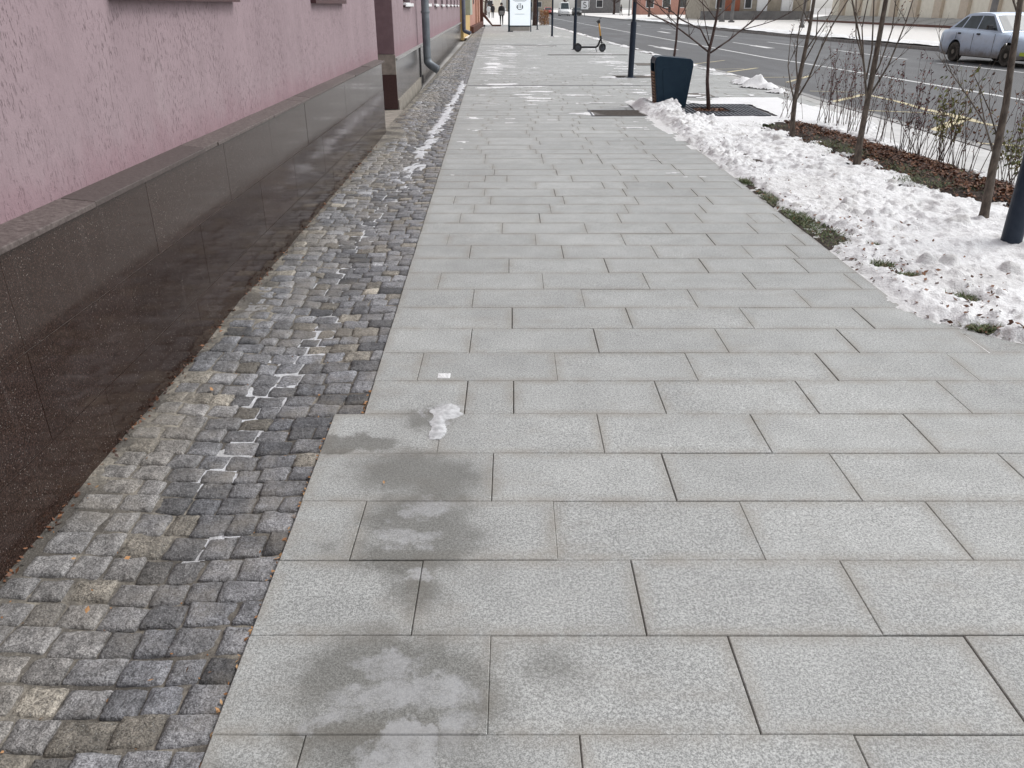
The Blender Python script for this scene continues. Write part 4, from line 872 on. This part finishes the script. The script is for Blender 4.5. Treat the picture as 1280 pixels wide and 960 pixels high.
for a in [(984,150,'sparse twiggy shrub left of the young tree nearest the grate',.75,7,M['leafbrown'],1,1),
 (1030,156,'dark red leaved shrub right of the tree nearest the grate',1.0,11,M['leafred'],3,2),(1050,160,'taller dark red leaved shrub midway between two young trees',1.05,11,M['leafred'],3,3),(1068,169,'twiggy red shrub standing just behind the middle young tree',.95,10,M['leafred'],2,4),
 (1100,180,'bare thin shrub just right of the middle young tree',.8,8,M['leafbrown'],1,5),(1136,196,'dense burgundy shrub standing by the grass tuft in the bed',.92,13,M['leafred'],4,6),(1152,199,'brown leaved shrub touching the dense burgundy shrub',.8,10,M['leafbrown'],3,7),
 (1183,208,'shrub with yellow-green leaves in the bed near the kerb',.85,12,M['leafgreen'],4,8,.16,1.35),(1206,217,'brownish shrub left of the tree beside the lamp post',.85,11,M['leafbrown'],3,9),(1262,232,'leafy green shrub between the last young tree and lamp post',.55,14,M['leafgreen'],3,10,.3,1.4),(1275,200,'red leaved shrub behind the thick lamp post',.75,9,M['leafred'],3,11)]: shrub(*a)
# bare trees on the far side and in the distance
def bare(label,x,y,h,r0,seed,mat='barkred',group='bare trees across the road'):
    r=random.Random(seed); t=thing('bare_tree',label,'tree',(x,y,0),0,group); b=MB(); pts=[Vector((r.gauss(0,.03)*i,r.gauss(0,.03)*i,h*i/6-.05)) for i in range(7)]
    b.tube(pts,[r0*(1.15-.14*i) for i in range(7)],8); b.build('trunk',M[mat],t,smooth=True)
    b=MB()
    for i in range(2,7):
        for _ in range(4): twig(b,pts[i],Vector((r.gauss(0,.8),r.gauss(0,.8),.7)).normalized(),h*.28,r0*.32,r,2,None,0,.55)
    b.build('branches',M[mat],t)
for i,(px,py,h,r0,lab) in enumerate([(811,21,5,.16,'brown bare tree trunk across the road right of the near lamp post'),(739,13.5,6,.3,'far bare tree beside the white road sign'),(767,18,6,.22,'dark leaning bare tree across the road near the scooter handlebar'),(721,12.2,7,.4,'very distant bare tree at the bend of the street'),(668.5,32,6,.2,'thick bare tree behind the advertising lightbox'),(607,19,6,.25,'distant bare tree beyond the brown porch'),(618,15,7,.3,'distant bare tree behind the walkers'),(706,12,7,.4,'far bare tree right of the white van')]):
    g=G(px,py); bare(lab,g.x,g.y,h,r0,20+i)
def hedge():
    g=G(680,31.5); t=thing('beech_bush','rounded rusty brown leafy bush by the far lamp post','bush',(g.x,g.y,0)); r=random.Random(9); b=MB()
    for _ in range(1500):
        a=r.uniform(0,6.28); z=r.uniform(.03,1.15); rad=.42*(1-.25*abs(z-.5))*math.sqrt(r.random())*1.15; leafq(b,Vector((rad*math.cos(a),rad*math.sin(a),z)),.05,r)
    b.build('foliage',M['leaftan'],t,fix=False); b=MB(); b.tube([(0,0,-.05),(0,0,.7)],[.05,.02],7); b.build('stem',M['twig'],t)
hedge()
# ================================================================= STREET FURNITURE
def post(px,py,label,r0=.064,h=4.6,z1=1.15,ru=.042):
    g=G(px,py); t=thing('lamp_post',label,'lamp post',(g.x,g.y,0),0,'dark blue lamp posts along the pavement')
    b=MB(); b.lathe([(r0,-.05),(r0,z1-.03),(r0*.97,z1)],'z',(0,0,0),24); b.build('lower_tube',M['pole'],t,smooth=False)
    b=MB(); b.lathe([(ru,z1+.001),(ru,h)],'z',(0,0,0),20); b.build('upper_tube',M['pole'],t)
    b=MB(); b.lathe([(r0*1.9,0),(r0*1.9,.012),(r0*1.1,.022)],'z',(0,0,0),20); b.build('base_plate',M['pole'],t)
    b=MB(); b.lathe([(.06,h),(.22,h+.12),(.24,h+.2),(.05,h+.3)],'z',(0,0,0),20); b.build('lantern',M['pole'],t)
    return t
post(1262,308,'thick dark blue lamp post standing in the snow by the last young tree',h=4.6,z1=2.6)
post(788,97,'dark blue lamp post in front of the navy litter bin')
post(718,62,'dark lamp post beside the rear wheel of the scooter',r0=.058)
post(690,45.5,'distant thin lamp post right of the rusty bush',r0=.055,ru=.045)
def sign_post():
    g=G(671.5,37); t=thing('thin_post','thin dark post just right of the advertising lightbox','post',(g.x,g.y,0)); b=MB(); b.tube([(0,0,-.05),(0,0,3)],.04,10); b.build('pole',M['pole'],t); b=MB(); b.box(-.11,.11,-.11,.11,0,.02); b.build('base_plate',M['pole'],t); b=MB(); b.box(-.22,.22,-.055,-.042,2.2,2.7); b.build('plate',M['white'],t)
    g=G(735,13.2); t=thing('road_sign','white road sign plate with a dark curved symbol on a post across the road','sign',(18,150,0))
    X=1.61*(731.5-640)/1.0
    p=atY(731,6,150); t.location=(p.x,150,0); b=MB(); b.tube([(0,.06,-.05),(0,.06,p.z+.7)],.05,10); b.build('pole',M['greywall'],t)
    b=MB(); b.box(-.62,.62,-.02,.02,p.z-.7,p.z+.62); b.build('plate',M['white'],t)
    b=MB(); c=[]; 
    for i in range(13): a=R(30+i*20); c.append((.22*math.cos(a),-.035,p.z+.2+.2*math.sin(a)))
    for i in range(13): a=R(90-i*20); c.append((.02+.26*math.cos(a),-.035,p.z-.22+.22*math.sin(a)))
    b.tube(c,.055,6); b.build('symbol',M['ink'],t)
sign_post()
def bin_():
    t=thing('litter_bin','dark navy litter bin with timber slatted side in the heaped snow','bin',(2.5,13.25,0),R(2))
    prof=[(-.215,-.03),(.225,-.03),(.30,.62),(.29,.69),(.25,.725),(-.235,.765),(-.285,.745),(-.305,.69),(-.30,.60)]
    # a cap panel on each flank, the slatted front on the left, an inner liner
    def pan(b,y0,y1,pr): b.prism(pr,'y',y0,y1)
    b=MB(); pan(b,-.17,-.12,prof); b.build('side_panel',M['navy'],t,bevel=.012)
    b=MB(); pan(b,.16,.21,prof); b.build('side_panel',M['navy'],t,bevel=.012)
    b=MB(); b.prism([(-.297,.655),(-.300,.69),(-.281,.741),(-.233,.760),(.247,.721),(.286,.687),(.296,.62),(.24,.62),(.20,.655)],'y',-.1185,.1585); b.build('lid',M['navy'],t,bevel=.004)
    b=MB(); b.prism([(-.19,.0),(.22,.0),(.285,.62),(.20,.654),(-.25,.654),(-.25,.60)],'y',-.117,.157); b.build('liner',M['black'],t)
    b=MB(); b.prism([(-.12,.10),(.17,.10),(.215,.55),(.18,.59),(-.15,.59),(-.18,.55)],'y',-.176,-.171); b.build('panel_inset',M['navy'],t,bevel=.004)
    for i in range(12):
        z=.02+i*.044; x=-.215-.085*(z+.03)/.62
        b=MB(); b.box(x-.012,x+.012,-.118,.158,z,z+.030); b.build('slat',M['wood'],t,bevel=.003)
    for i in range(3):
        z=.57; b=MB()
bin_()
def grates():
    t=thing('tree_grate','square cast iron tree grate lying in the snow round the slender tree','tree grate',(3.17,12.75,0))
    b=MB(); x0,x1,y0,y1=-.64,.60,-.72,.74; h=.026
    b.box(x0,x1,y0,y0+.03,0,h); b.box(x0,x1,y1-.03,y1,0,h); b.box(x0,x0+.03,y0+.031,y1-.031,0,h); b.box(x1-.03,x1,y0+.031,y1-.031,0,h); b.build('rim',M['iron'],t)
    b=MB(); hx0,hx1,hy0,hy1=-.40,.14,-.30,.26; x=x0+.045
    while x<x1-.06:
        for a,c in ((y0+.032,-.26),(-.23,.24),(.27,y1-.032)):
            if hx0-.02<x<hx1+.02:
                if c<=hy0 or a>=hy1: b.box(x,x+.036,a,c,0,h-.002)
                else:
                    if a<hy0-.03: b.box(x,x+.036,a,hy0-.021,0,h-.002)
                    if c>hy1+.03: b.box(x,x+.036,hy1+.021,c,0,h-.002)
            else: b.box(x,x+.036,a,c,0,h-.002)
        x+=.062
    b.build('bars',M['iron'],t); b=MB(); b.box(hx0-.02,hx0,hy0,hy1,0,h+.006); b.box(hx1,hx1+.02,hy0,hy1,0,h+.006); b.box(hx0-.02,hx1+.02,hy0-.02,hy0-.001,0,h+.006); b.box(hx0-.02,hx1+.02,hy1+.001,hy1+.02,0,h+.006); b.build('opening_frame',M['iron'],t)
    b=MB(); b.box(x0+.03,x1-.03,y0+.03,y1-.03,-.004,.003); b.build('pit_soil',M['soil'],t)
    t=thing('drain_grate','worn brown drain grate set in the slabs left of the bin','drain grate',(1.6,12.48,0))
    b=MB(); b.box(-.40,.42,-.35,.35,-.02,.003); b.build('cover',M['rust'],t); b=MB()
    b.box(-.43,.45,-.385,-.352,-.01,.005); b.box(-.43,.45,.352,.385,-.01,.005); b.box(-.43,-.402,-.351,.351,-.01,.005); b.box(.422,.45,-.351,.351,-.01,.005); b.build('rim',M['iron'],t); b=MB()
    for i in range(9): b.box(-.38,.40,-.32+i*.075,-.29+i*.075,.0035,.008)
    b.build('ribs',M['rust'],t)
    b=MB(); 
    t=thing('drain_channel','dark steel slot drain running straight across the slabs','drain channel',(0,17.07,0)); b.box(-.9,2.9,-.03,.03,-.01,.003); b.build('slot',M['iron'],t); b=MB(); b.box(-.9,2.9,-.05,-.032,-.01,.004); b.box(-.9,2.9,.032,.05,-.01,.004); b.build('rim',M['kerb'],t)
    for px,py,sx,sy,lab in ((792,96,.42,.30,'square inspection cover at the foot of the near lamp post'),(808,80.5,.30,.45,'small dark inspection cover in the slabs near the kerb'),(667,57.5,.9,.22,'long dark inspection cover in front of the lightbox'),(735,68.6,1.3,.16,'narrow dark slot cover in front of the scooter'),(866,119,.34,.34,'dark tree pit cover behind the bin')):
        g=G(px,py); t=thing('inspection_cover',lab,'cover',(g.x,g.y,0),0,'inspection covers in the pavement'); b=MB(); b.box(-sx/2-sx/2,sx,-sy,sy,-.01,.0045); b.build('lid',M['rust'],t); b=MB(); b.box(-sx-.04,sx+.04,-sy-.04,-sy-.002,-.01,.006); b.box(-sx-.04,sx+.04,sy+.002,sy+.04,-.01,.006); b.build('rim',M['iron'],t)
grates()
def scooter():
    M['scoot']=simple('orange_paint',(.62,.33,.05),(.55,.28,.04),.4,6,bump=.02)
    a=Vector((2.33,30.25,0)); 
    t=thing('electric_scooter','black electric scooter with orange stem parked beside the lamp post','scooter',a,R(-4))
    wh=[]
    for x,ang in ((0,0),(.86,R(28))):
        b=MB(); b.lathe([(.10,-.028),(.125,-.03),(.135,-.012),(.135,.012),(.125,.03),(.10,.028)],'y',(0,0,0),24); o=b.build('wheel',M['black'],t,smooth=False); o.location=(x,0,.135); o.rotation_euler=(0,0,ang)
        b=MB(); b.lathe([(.02,-.036),(.07,-.032),(.085,-.0305),(.085,.0305),(.07,.032),(.02,.036)],'y',(0,0,0),18); b.build('hub',M['iron'],o)
    b=MB(); b.box(.10,.66,-.085,.085,.125,.185); b.prism([(-.02,.13),(.11,.13),(.11,.18),(-.02,.16)],'y',-.03,.03); b.build('deck',M['black'],t,bevel=.015)
    b=MB(); b.prism([(-.16,.20),(-.10,.275),(.02,.292),(.12,.22),(.12,.19),(.02,.275),(-.09,.26),(-.15,.195)],'y',-.035,.035); b.build('mudguard',M['black'],t)
    b=MB(); b.tube([(.63,0,.155),(.70,0,.20),(.76,0,.36),(.80,0,.42)],[.035,.035,.032,.034],12); b.tube([(.80,0,.42),(.835,.045,.30),(.86,.05,.135)],.02,8); b.tube([(.80,0,.42),(.835,-.045,.30),(.86,-.05,.135)],.02,8); b.prism([(.76,.28),(.84,.31),(.95,.25),(1.0,.17),(.93,.27),(.82,.345)],'y',-.03,.03); b.build('fork',M['black'],t)
    b=MB(); b.tube([(.795,0,.40),(.70,0,.95)],[.030,.026],14); b.build('stem',M['scoot'],t,smooth=True)
    b=MB(); b.tube([(.815,0,.40),(.755,0,.75)],.012,8); b.tube([(.802,0,.40),(.78,0,.52)],.036,12); b.build('stem_cable',M['black'],t)
    b=MB(); b.tube([(.61,-.24,.98),(.66,-.13,1.015),(.69,0,.99),(.72,.13,1.055),(.80,.24,1.09)],[.018,.016,.02,.016,.018],10); b.box(.64,.74,-.055,.055,.93,1.02); b.build('handlebar',M['black'],t,bevel=.008)
    b=MB(); b.tube([(.62,-.05,.13),(.66,-.16,.01)],.011,8); b.build('kickstand',M['iron'],t)
    t.rotation_euler=(0,0,R(-2))
scooter()
def lightbox():
    t=thing('advertising_lightbox','dark framed street lightbox with pale blue poster and black crest','lightbox',(.49,55,0),R(1))
    W=.735
    b=MB(); b.box(-W,-W+.11,-.14,.14,.0,2.9); b.box(W-.06,W,-.14,.14,-.0,2.9); b.box(-W+.111,W-.061,-.14,.14,2.72,2.9); b.box(-W+.111,W-.061,-.14,.14,.30,.36); b.build('frame',M['navy'],t,bevel=.01)
    b=MB(); b.box(-W+.112,W-.10,-.10,.10,.05,.298); b.build('base_panel',M['concrete'],t)
    b=MB(); b.box(-W-.03,-W+.3,-.2,.2,0,.04); b.build('foot',M['navy'],t)
    b=MB(); b.box(-W+.112,W-.062,-.125,.125,.362,2.718); b.build('poster',M['poster'],t)
    b=MB(); zc=1.41; cx=0.0
    for i in range(11): pass
    arc=[(cx+.20*math.cos(R(a)),-.128,zc+.05+.19*math.sin(R(a))) for a in range(195,346,12)]; b.tube(arc,.02,6)
    for dx,h in ((-.14,.10),(-.05,.19),(.05,.19),(.14,.10)): b.tube([(cx+dx,-.128,zc-.05),(cx+dx*1.1,-.128,zc+h)],.018,6); b.tube([(cx+dx*1.1-.02,-.128,zc+h),(cx+dx*1.1+.03,-.128,zc+h+.012)],.022,6)
    b.tube([(cx-.20,-.128,zc-.02),(cx-.17,-.128,zc+.09)],.018,6); b.tube([(cx+.20,-.128,zc-.02),(cx+.17,-.128,zc+.09)],.018,6); b.build('crest',M['ink'],t)
    b=MB(); b.box(-.3,.3,-.129,-.1255,1.0,1.025); b.box(-.42,.42,-.129,-.1255,1.78,1.81); b.box(-.34,.34,-.129,-.1255,1.72,1.74); b.build('text_line',M['inkgrey'],t)
lightbox()
# ================================================================= VEHICLES
def m_paint(name,a,dirt=.9):
    t=NT(name); sp=t.n('ShaderNodeSeparateXYZ'); t.l(t.tc.outputs['Object'],sp.inputs[0]); z=sp.outputs[2]; n=t.noise(7,5,.65)
    f=t.math('MULTIPLY',t.ramp(t.math('ADD',z,t.math('MULTIPLY',n,.30)),.36,.66,1,0),dirt); c=t.mix(f,a,(.20,.172,.14)); c=t.mix(t.math('MULTIPLY',t.ramp(n,.4,.8),.2),c,(.3,.28,.26)); t.base(c); t.p.inputs['Metallic'].default_value=.1; t.rough(t.math('ADD',.42,t.math('MULTIPLY',f,.5))); t.p.inputs['Coat Weight'].default_value=.12; return t.m
def wheel(t,x,y,r,w_,side):
    b=MB(); b.lathe([(r*.62,-w_/2),(r*.93,-w_/2),(r,-w_*.33),(r,w_*.33),(r*.93,w_/2),(r*.62,w_/2)],'y',(0,0,0),28); o=b.build('wheel',M['tyre'],t); o.location=(x,y,r)
    b=MB(); yo=side*w_/2
    b.lathe([(r*.62,yo*1.0),(r*.58,yo*.86),(r*.44,yo*.80),(r*.2,yo*1.04),(r*.02,yo*1.06)],'y',(0,0,0),28); rm=b.build('rim',M['rim'],o)
    b=MB()
    for k in range(8):
        a=k*math.pi/4; c,s=math.cos(a)*r*.47,math.sin(a)*r*.47; b.box(c-.02,c+.02,min(yo*.84,yo*.90),max(yo*.84,yo*.90),s-.02,s+.02)
    b.build('vent',M['black'],rm)
M['tyre']=simple('dusty_tyre',(.05,.045,.04),(.10,.09,.075),.85,14); M['rim']=simple('dusty_rim',(.26,.235,.20),(.17,.15,.125),.6,9)
M['lampred']=simple('red_lens',(.25,.01,.01),(.2,.01,.01),.2,5,bump=0); M['lampwhite']=simple('clear_lens',(.6,.6,.58),(.5,.5,.5),.15,5,bump=0); M['lime']=simple('lime_yellow',(.55,.70,.08),(.5,.6,.06),.4,5,bump=0)
def car(name,label,loc,rz,paint,Lr=4.3,Wd=1.66,roof=1.39,wb=2.52,fo=.82,van=False,group=None,handles=True):
    t=thing(name,label,'van' if van else 'car',loc,rz,group); hw=Wd/2; r=.285; xf=Lr-fo; xr=xf-wb
    xs=sorted(set([0,.04,.1,.2]+list(np.round(np.arange(.3,Lr-.25,.06),3))+[Lr-.2,Lr-.1,Lr-.04,Lr]))
    ar=r*1.22
    def zb(x):
        z=.20+.12*max(0,(.3-x)/.3)+.06*max(0,(x-Lr+.3)/.3)
        for c in (xr,xf):
            d=abs(x-c)
            if d<ar: z=max(z,r+math.sqrt(ar*ar-d*d)*1.02)
        return z
    belt=lambda x:float(np.interp(x,[0,.15,.6,1.4,2.6,3.3,Lr-.5,Lr-.1,Lr],[.80,.90,.935,.925,.89,.86,.78,.70,.60])) if not van else float(np.interp(x,[0,.1,Lr-1.0,Lr-.25,Lr],[1.02,1.05,1.05,.95,.7]))
    wf=lambda x:hw*float(np.interp(x,[0,.08,.35,.9,Lr-.9,Lr-.35,Lr-.08,Lr],[.84,.92,.98,1,1,.96,.87,.76]))
    b=MB(); vs=[]; fs=[]; n=13
    for x in xs:
        w_=wf(x); z0=zb(x); bz=max(belt(x),z0+.08)
        ring=[(w_*.965,z0),(w_*1.0,z0+(bz-z0)*.3),(w_*1.005,z0+(bz-z0)*.55),(w_*.985,z0+(bz-z0)*.86),(w_*.93,bz),(w_*.5,bz+.035),(0,bz+.045)]
        full=ring+[(-a,z) for a,z in ring[-2::-1]]
        vs+=[(x,a,z) for a,z in full]
    for i in range(len(xs)-1):
        for k in range(n-1): fs.append((i*n+k,i*n+k+1,(i+1)*n+k+1,(i+1)*n+k))
    fs.append(tuple(range(n))); fs.append(tuple((len(xs)-1)*n+k for k in range(n-1,-1,-1))); b.add(vs,fs); body=b.build('body',paint,t,smooth=False)
    body.data.polygons.foreach_set('use_smooth',[len(p.vertices)==4 for p in body.data.polygons])
    # cabin
    if van: R0,R1,F1,F0=.02,.06,Lr-1.5,Lr-.75
    else: R0,R1,F1,F0=.42,1.12,2.35,3.05
    prof=[(R0,belt(R0)+.0),(R1,roof-.03),(R1+.25,roof),(F1-.25,roof+.005),(F1,roof-.035),(F0,belt(F0)+.01)]
    wb_=lambda z:hw*(.925-.17*max(0,(z-.9))/(roof-.9))
    b=MB(); vs=[]
    for x,z in prof: vs+=[(x,wb_(z),z),(x,wb_(z)*.6,z+.022),(x,-wb_(z)*.6,z+.022),(x,-wb_(z),z)]
    bl=[(x,belt(x)-.02) for x in (R0,R1,R1+.25,F1-.25,F1,F0)]; k0=len(vs)
    for x,z in bl: vs+=[(x,hw*.925,z),(x,-hw*.925,z)]
    fs=[]
    for i in range(5):
        for k in range(3): fs.append((i*4+k,i*4+k+1,i*4+5+k,i*4+4+k))
        fs.append((i*4,i*4+4,k0+2*i+2,k0+2*i)); fs.append((i*4+3,k0+2*i+1,k0+2*i+3,i*4+7))
    b.add(vs,fs); b.build('cabin',paint,t)
    for s in (1,-1):
        def pane(name,poly):
            bb=MB(); bb.add([(x,s*(wb_(z)+.006),z) for x,z in poly]+[(x,s*(wb_(z)-.01),z) for x,z in poly],[tuple(range(len(poly)))]+[tuple(range(2*len(poly)-1,len(poly)-1,-1))]+[(i,(i+1)%len(poly),(i+1)%len(poly)+len(poly),i+len(poly)) for i in range(len(poly))]); bb.build(name,M['carglass'],t)
        if van: pane('side_window',[(Lr-2.2,1.12),(Lr-1.15,1.08),(F1+.05,roof-.12),(Lr-2.2,roof-.12)])
        else:
            pane('side_window',[(1.86,belt(1.86)+.05),(2.78,belt(2.8)+.055),(2.33,roof-.075),(1.88,roof-.065)]); pane('side_window',[(1.12,belt(1.1)+.05),(1.80,belt(1.8)+.05),(1.82,roof-.065),(1.28,roof-.08)]); pane('quarter_window',[(.66,belt(.7)+.05),(1.06,belt(1.05)+.05),(1.20,roof-.10),(1.08,roof-.11)])
        for x in ((1.05,1.98) if handles and not van else ()):
            bb=MB(); z=.80; bb.box(x,x+.14,s*wf(x)*.995-.02,s*wf(x)*.995+.02,z,z+.045); bb.build('door_handle',M['black'],t,bevel=.006)
        bb=MB(); bb.tube([(2.62 if not van else Lr-1.2,s*hw*.9,.98 if not van else 1.2),(2.66 if not van else Lr-1.15,s*(hw+.10),1.0 if not van else 1.25)],[.03,.03],8); x=2.60 if not van else Lr-1.2; zz=.95 if not van else 1.2; y0=s*(hw+.02); y1=s*(hw+.17); bb.box(x,x+.10,min(y0,y1),max(y0,y1),zz,zz+.13); bb.build('mirror',M['black'],t,bevel=.02)
        if handles and not van:
            bb=MB()
            for x in (1.83,2.84,.98): 
                pts=[(x,.30),(x,.86)]; bb.box(x-.004,x+.004,s*wf(x)*1.004-.004,s*wf(x)*1.004+.004,.34 if x<2.9 and x>1.2 else .66,.84)
            bb.build('door_seam',M['black'],t)
        for x in (xr,xf):
            wheel(t,x,s*(hw-.10),r,.175,s)
            bb=MB(); bb.box(x-ar,x+ar,min(s*(hw-.22),s*(hw-.35)),max(s*(hw-.22),s*(hw-.35)),.18,.72); bb.build('wheel_well',M['black'],t)
        bb=MB(); bb.box(Lr-.10,Lr+.012,s*hw*.42 if s>0 else s*hw*.80,s*hw*.80 if s>0 else s*hw*.42,.55,.68); bb.build('headlight',M['lampwhite'],t,bevel=.015)
        bb=MB(); bb.box(-.012,.06,s*hw*.50 if s>0 else s*hw*.83,s*hw*.83 if s>0 else s*hw*.50,.62,.80); bb.build('tail_light',M['lampred'],t,bevel=.01)
    # windscreen and rear glass on the sloping ends
    def slope(name,pa,pb,inset):
        (xa,za),(xb,zb2)=pa,pb; q=[]
        for tt in (.10,.92):
            x=xa+(xb-xa)*tt; z=za+(zb2-za)*tt
            q.append((x,z,wb_(z)*.90))
        dx,dz=(xb-xa),(zb2-za); nl=math.hypot(dx,dz); nx,nz=(-dz/nl,dx/nl)
        if nz<0: nx,nz=-nx,-nz
        bb=MB(); vs=[]
        for x,z,w0 in q:
            for f,o in ((1,.010),(.62,.030),(-.62,.030),(-1,.010)): vs.append((x+nx*o,w0*f,z+nz*o))
        bb.add(vs,[(0,1,5,4),(1,2,6,5),(2,3,7,6)]); bb.build(name,M['carglass'],t)
    slope('windscreen',prof[5],prof[4],0); slope('rear_window',prof[0],prof[1],0)
    bb=MB(); bb.box(.25,Lr-.25,-hw*.80,hw*.80,.17,.30); bb.build('underbody',M['black'],t)
    bb=MB(); bb.box(Lr-.02,Lr+.03,-hw*.74,hw*.74,.26,.46); bb.box(-.03,.02,-hw*.80,hw*.80,.30,.50); bb.build('bumper',M['black'] if not van else paint,t,bevel=.02)
    return t
blue=m_paint('silver_blue_paint',(.58,.68,.82)); red=m_paint('red_paint',(.42,.03,.03),.3); whitep=m_paint('white_van_paint',(.8,.8,.8),.4); dark=m_paint('dark_car_paint',(.03,.032,.036),.4)
fr=Vector((14.27,24.63,-.12)); rr_=Vector((14.02,27.1,-.12)); d=(fr-rr_).normalized(); yaw=math.atan2(d.y,d.x)
hub=.96; lat=Vector((-d.y,d.x,0)); org=fr-d*(4.3-.82)+lat*(.73)+d*.10
c_=car('hatchback_car','dusty silver-blue hatchback car in the far lane behind the young trees',org,yaw,blue)
b=MB(); b.box(4.02,4.24,-.80,-.765,.31,.40); b.build('bumper_flash',M['lime'],c_)
car('parked_car','small red car far away at the end of the street',(7.2,178,-.12),R(-88),red,handles=False)
car('delivery_van','white van far away beside the red car on the road',(9.6,165,-.12),R(-88),whitep,Lr=5.2,Wd=1.9,roof=2.25,wb=3.0,fo=.95,van=True)
car('parked_car','dark car parked far off at the opposite kerb',(12.3,168,-.12),R(-89),dark,handles=False)
# ================================================================= PEOPLE
SKIN=simple('skin',(.50,.32,.25),(.45,.28,.22),.6,20,bump=0); HAIR=simple('dark_hair',(.03,.022,.018),(.05,.035,.03),.7,40)
def person(label,loc,rz,coat,legs,h=1.72,bag=None,stride=.16,hat=None):
    t=thing('person',label,'person',loc,rz,'people walking far down the street'); s=h/1.72
    J={'pel':(0,0,.93),'chest':(0,.0,1.25),'neck':(0,.0,1.46),'head':(0,-.015,1.56),'top':(0,-.01,1.66),
       'hl':(.09,0,.88),'kl':(.095,-stride*.6-.02,.48),'al':(.095,-stride,.07),'tl':(.10,-stride-.17,.03),'hr':(-.09,0,.88),'kr':(-.095,stride*.3,.48),'ar':(-.095,stride,.09),'tr':(-.10,stride-.16,.03),
       'sl':(.19,.0,1.40),'el':(.25,.05,1.12),'wl':(.25,-.06,.90),'fl':(.25,-.09,.80),'sr':(-.19,.0,1.40),'er':(-.25,-.02,1.12),'wr':(-.25,-.14,.91),'fr':(-.25,-.17,.81)}
    rad=dict(pel=.14,chest=.15,neck=.055,head=.095,top=.07,hl=.09,kl=.062,al=.042,tl=.035,hr=.09,kr=.062,ar=.042,tr=.035,sl=.065,el=.045,wl=.032,fl=.03,sr=.065,er=.045,wr=.032,fr=.03)
    E=[('pel','chest'),('chest','neck'),('neck','head'),('head','top'),('pel','hl'),('hl','kl'),('kl','al'),('al','tl'),('pel','hr'),('hr','kr'),('kr','ar'),('ar','tr'),('chest','sl'),('sl','el'),('el','wl'),('wl','fl'),('chest','sr'),('sr','er'),('er','wr'),('wr','fr')]
    ks=list(J); me=bpy.data.meshes.new('body'); me.from_pydata([Vector(J[k])*s for k in ks],[(ks.index(a),ks.index(c)) for a,c in E],[]); tmp=bpy.data.objects.new('tmp',me); C.objects.link(tmp)
    tmp.modifiers.new('skin','SKIN'); sv=me.skin_vertices[0].data
    for i,k in enumerate(ks): sv[i].radius=(rad[k]*s,)*2; sv[i].use_root=(k=='pel')
    sb=tmp.modifiers.new('sub','SUBSURF'); sb.levels=2; sb.render_levels=2
    me2=bpy.data.meshes.new_from_object(tmp.evaluated_get(bpy.context.evaluated_depsgraph_get())); bpy.data.objects.remove(tmp)
    me2.materials.clear(); [me2.materials.append(m) for m in (SKIN,coat,legs,M['black'])]
    for p in me2.polygons:
        c=p.center/s; p.use_smooth=True
        p.material_index=3 if c.z<.12 else 2 if c.z<.93 and abs(c.x)<.2 else 0 if (c.z>1.48 or (c.z<.93 and abs(c.x)>=.2)) else 1
    o=bpy.data.objects.new('body',me2); C.objects.link(o); o.parent=t
    b=MB(); b.lathe([(.20*s,.72*s),(.19*s,.95*s),(.185*s,1.1*s),(.20*s,1.30*s),(.17*s,1.42*s),(.08*s,1.48*s)],'z',(0,0,0),18); k=b.build('coat',coat,t,smooth=True); k.scale=(1.15,.80,1)
    b=MB(); b.lathe([(.06*s,1.50*s),(.108*s,1.56*s),(.112*s,1.64*s),(.085*s,1.70*s),(.02*s,1.725*s)],'z',(0,.018*s,0),16); b.build('hair' if not hat else 'hat',hat or HAIR,t,smooth=True)
    if bag:
        b=MB(); b.box(-.42,-.16,-.30,-.12,.62,.92) if False else b.box(-.17,.19,-.33,-.17,.80,1.10); b.build('bag',bag,t,bevel=.03)
blk=simple('black_cloth',(.014,.014,.016),(.024,.024,.026),.9,20); gry=simple('grey_cloth',(.3,.3,.3),(.22,.22,.22),.9,20); wht=simple('white_cloth',(.7,.7,.7),(.6,.6,.6),.9,20)
g=G(627,31.2); person('person in black coat carrying a grey bag walking beside the lightbox',(g.x,g.y,0),0,blk,blk,1.75,gry)
g=G(611,22.5); person('person in pale jacket walking far away on the left',(g.x,g.y,0),0,wht,blk,1.68,None,.18)
g=G(616,22.6); person('person in dark coat walking far away next to the pale jacket',(g.x,g.y,0),0,blk,blk,1.78)
g=G(776,19.3); person('person in black walking on the far side near the cream wall',(g.x,g.y,0),R(60),blk,blk,1.75)
g=G(836,22); person('dark clothed person on the far side behind the slim bare tree',(g.x,g.y,0),R(-70),blk,blk,1.72)
# posts across the road
for px,py,lab in ((786,19.5,'grey post across the road behind the near lamp post'),(874.5,21.3,'thin grey post across the road behind the slender tree'),(902,27.3,'grey steel post on the far pavement left of its thicker twin'),(914,28,'thicker grey steel post on the far pavement before the plinth wall'),(1002,34.5,'grey lamp post on a block base across the road'),(1206,20,'tall grey post across the road behind the silver-blue car')):
    g=G(px,py) if py>20.2 or px<800 else Vector((26.5,48,0)); t=thing('far_post',lab,'post',(g.x,g.y,0),0,'grey posts across the road'); k=.17 if px in (914,902,1206) else .11
    b=MB(); b.tube([(0,0,-.05),(0,0,5)],k,12); b.build('pole',M['greywall'],t); b=MB(); b.box(-k*1.5,k*1.5,-k*1.5,k*1.5,0,.16); b.build('base_block',M['greywall'],t)
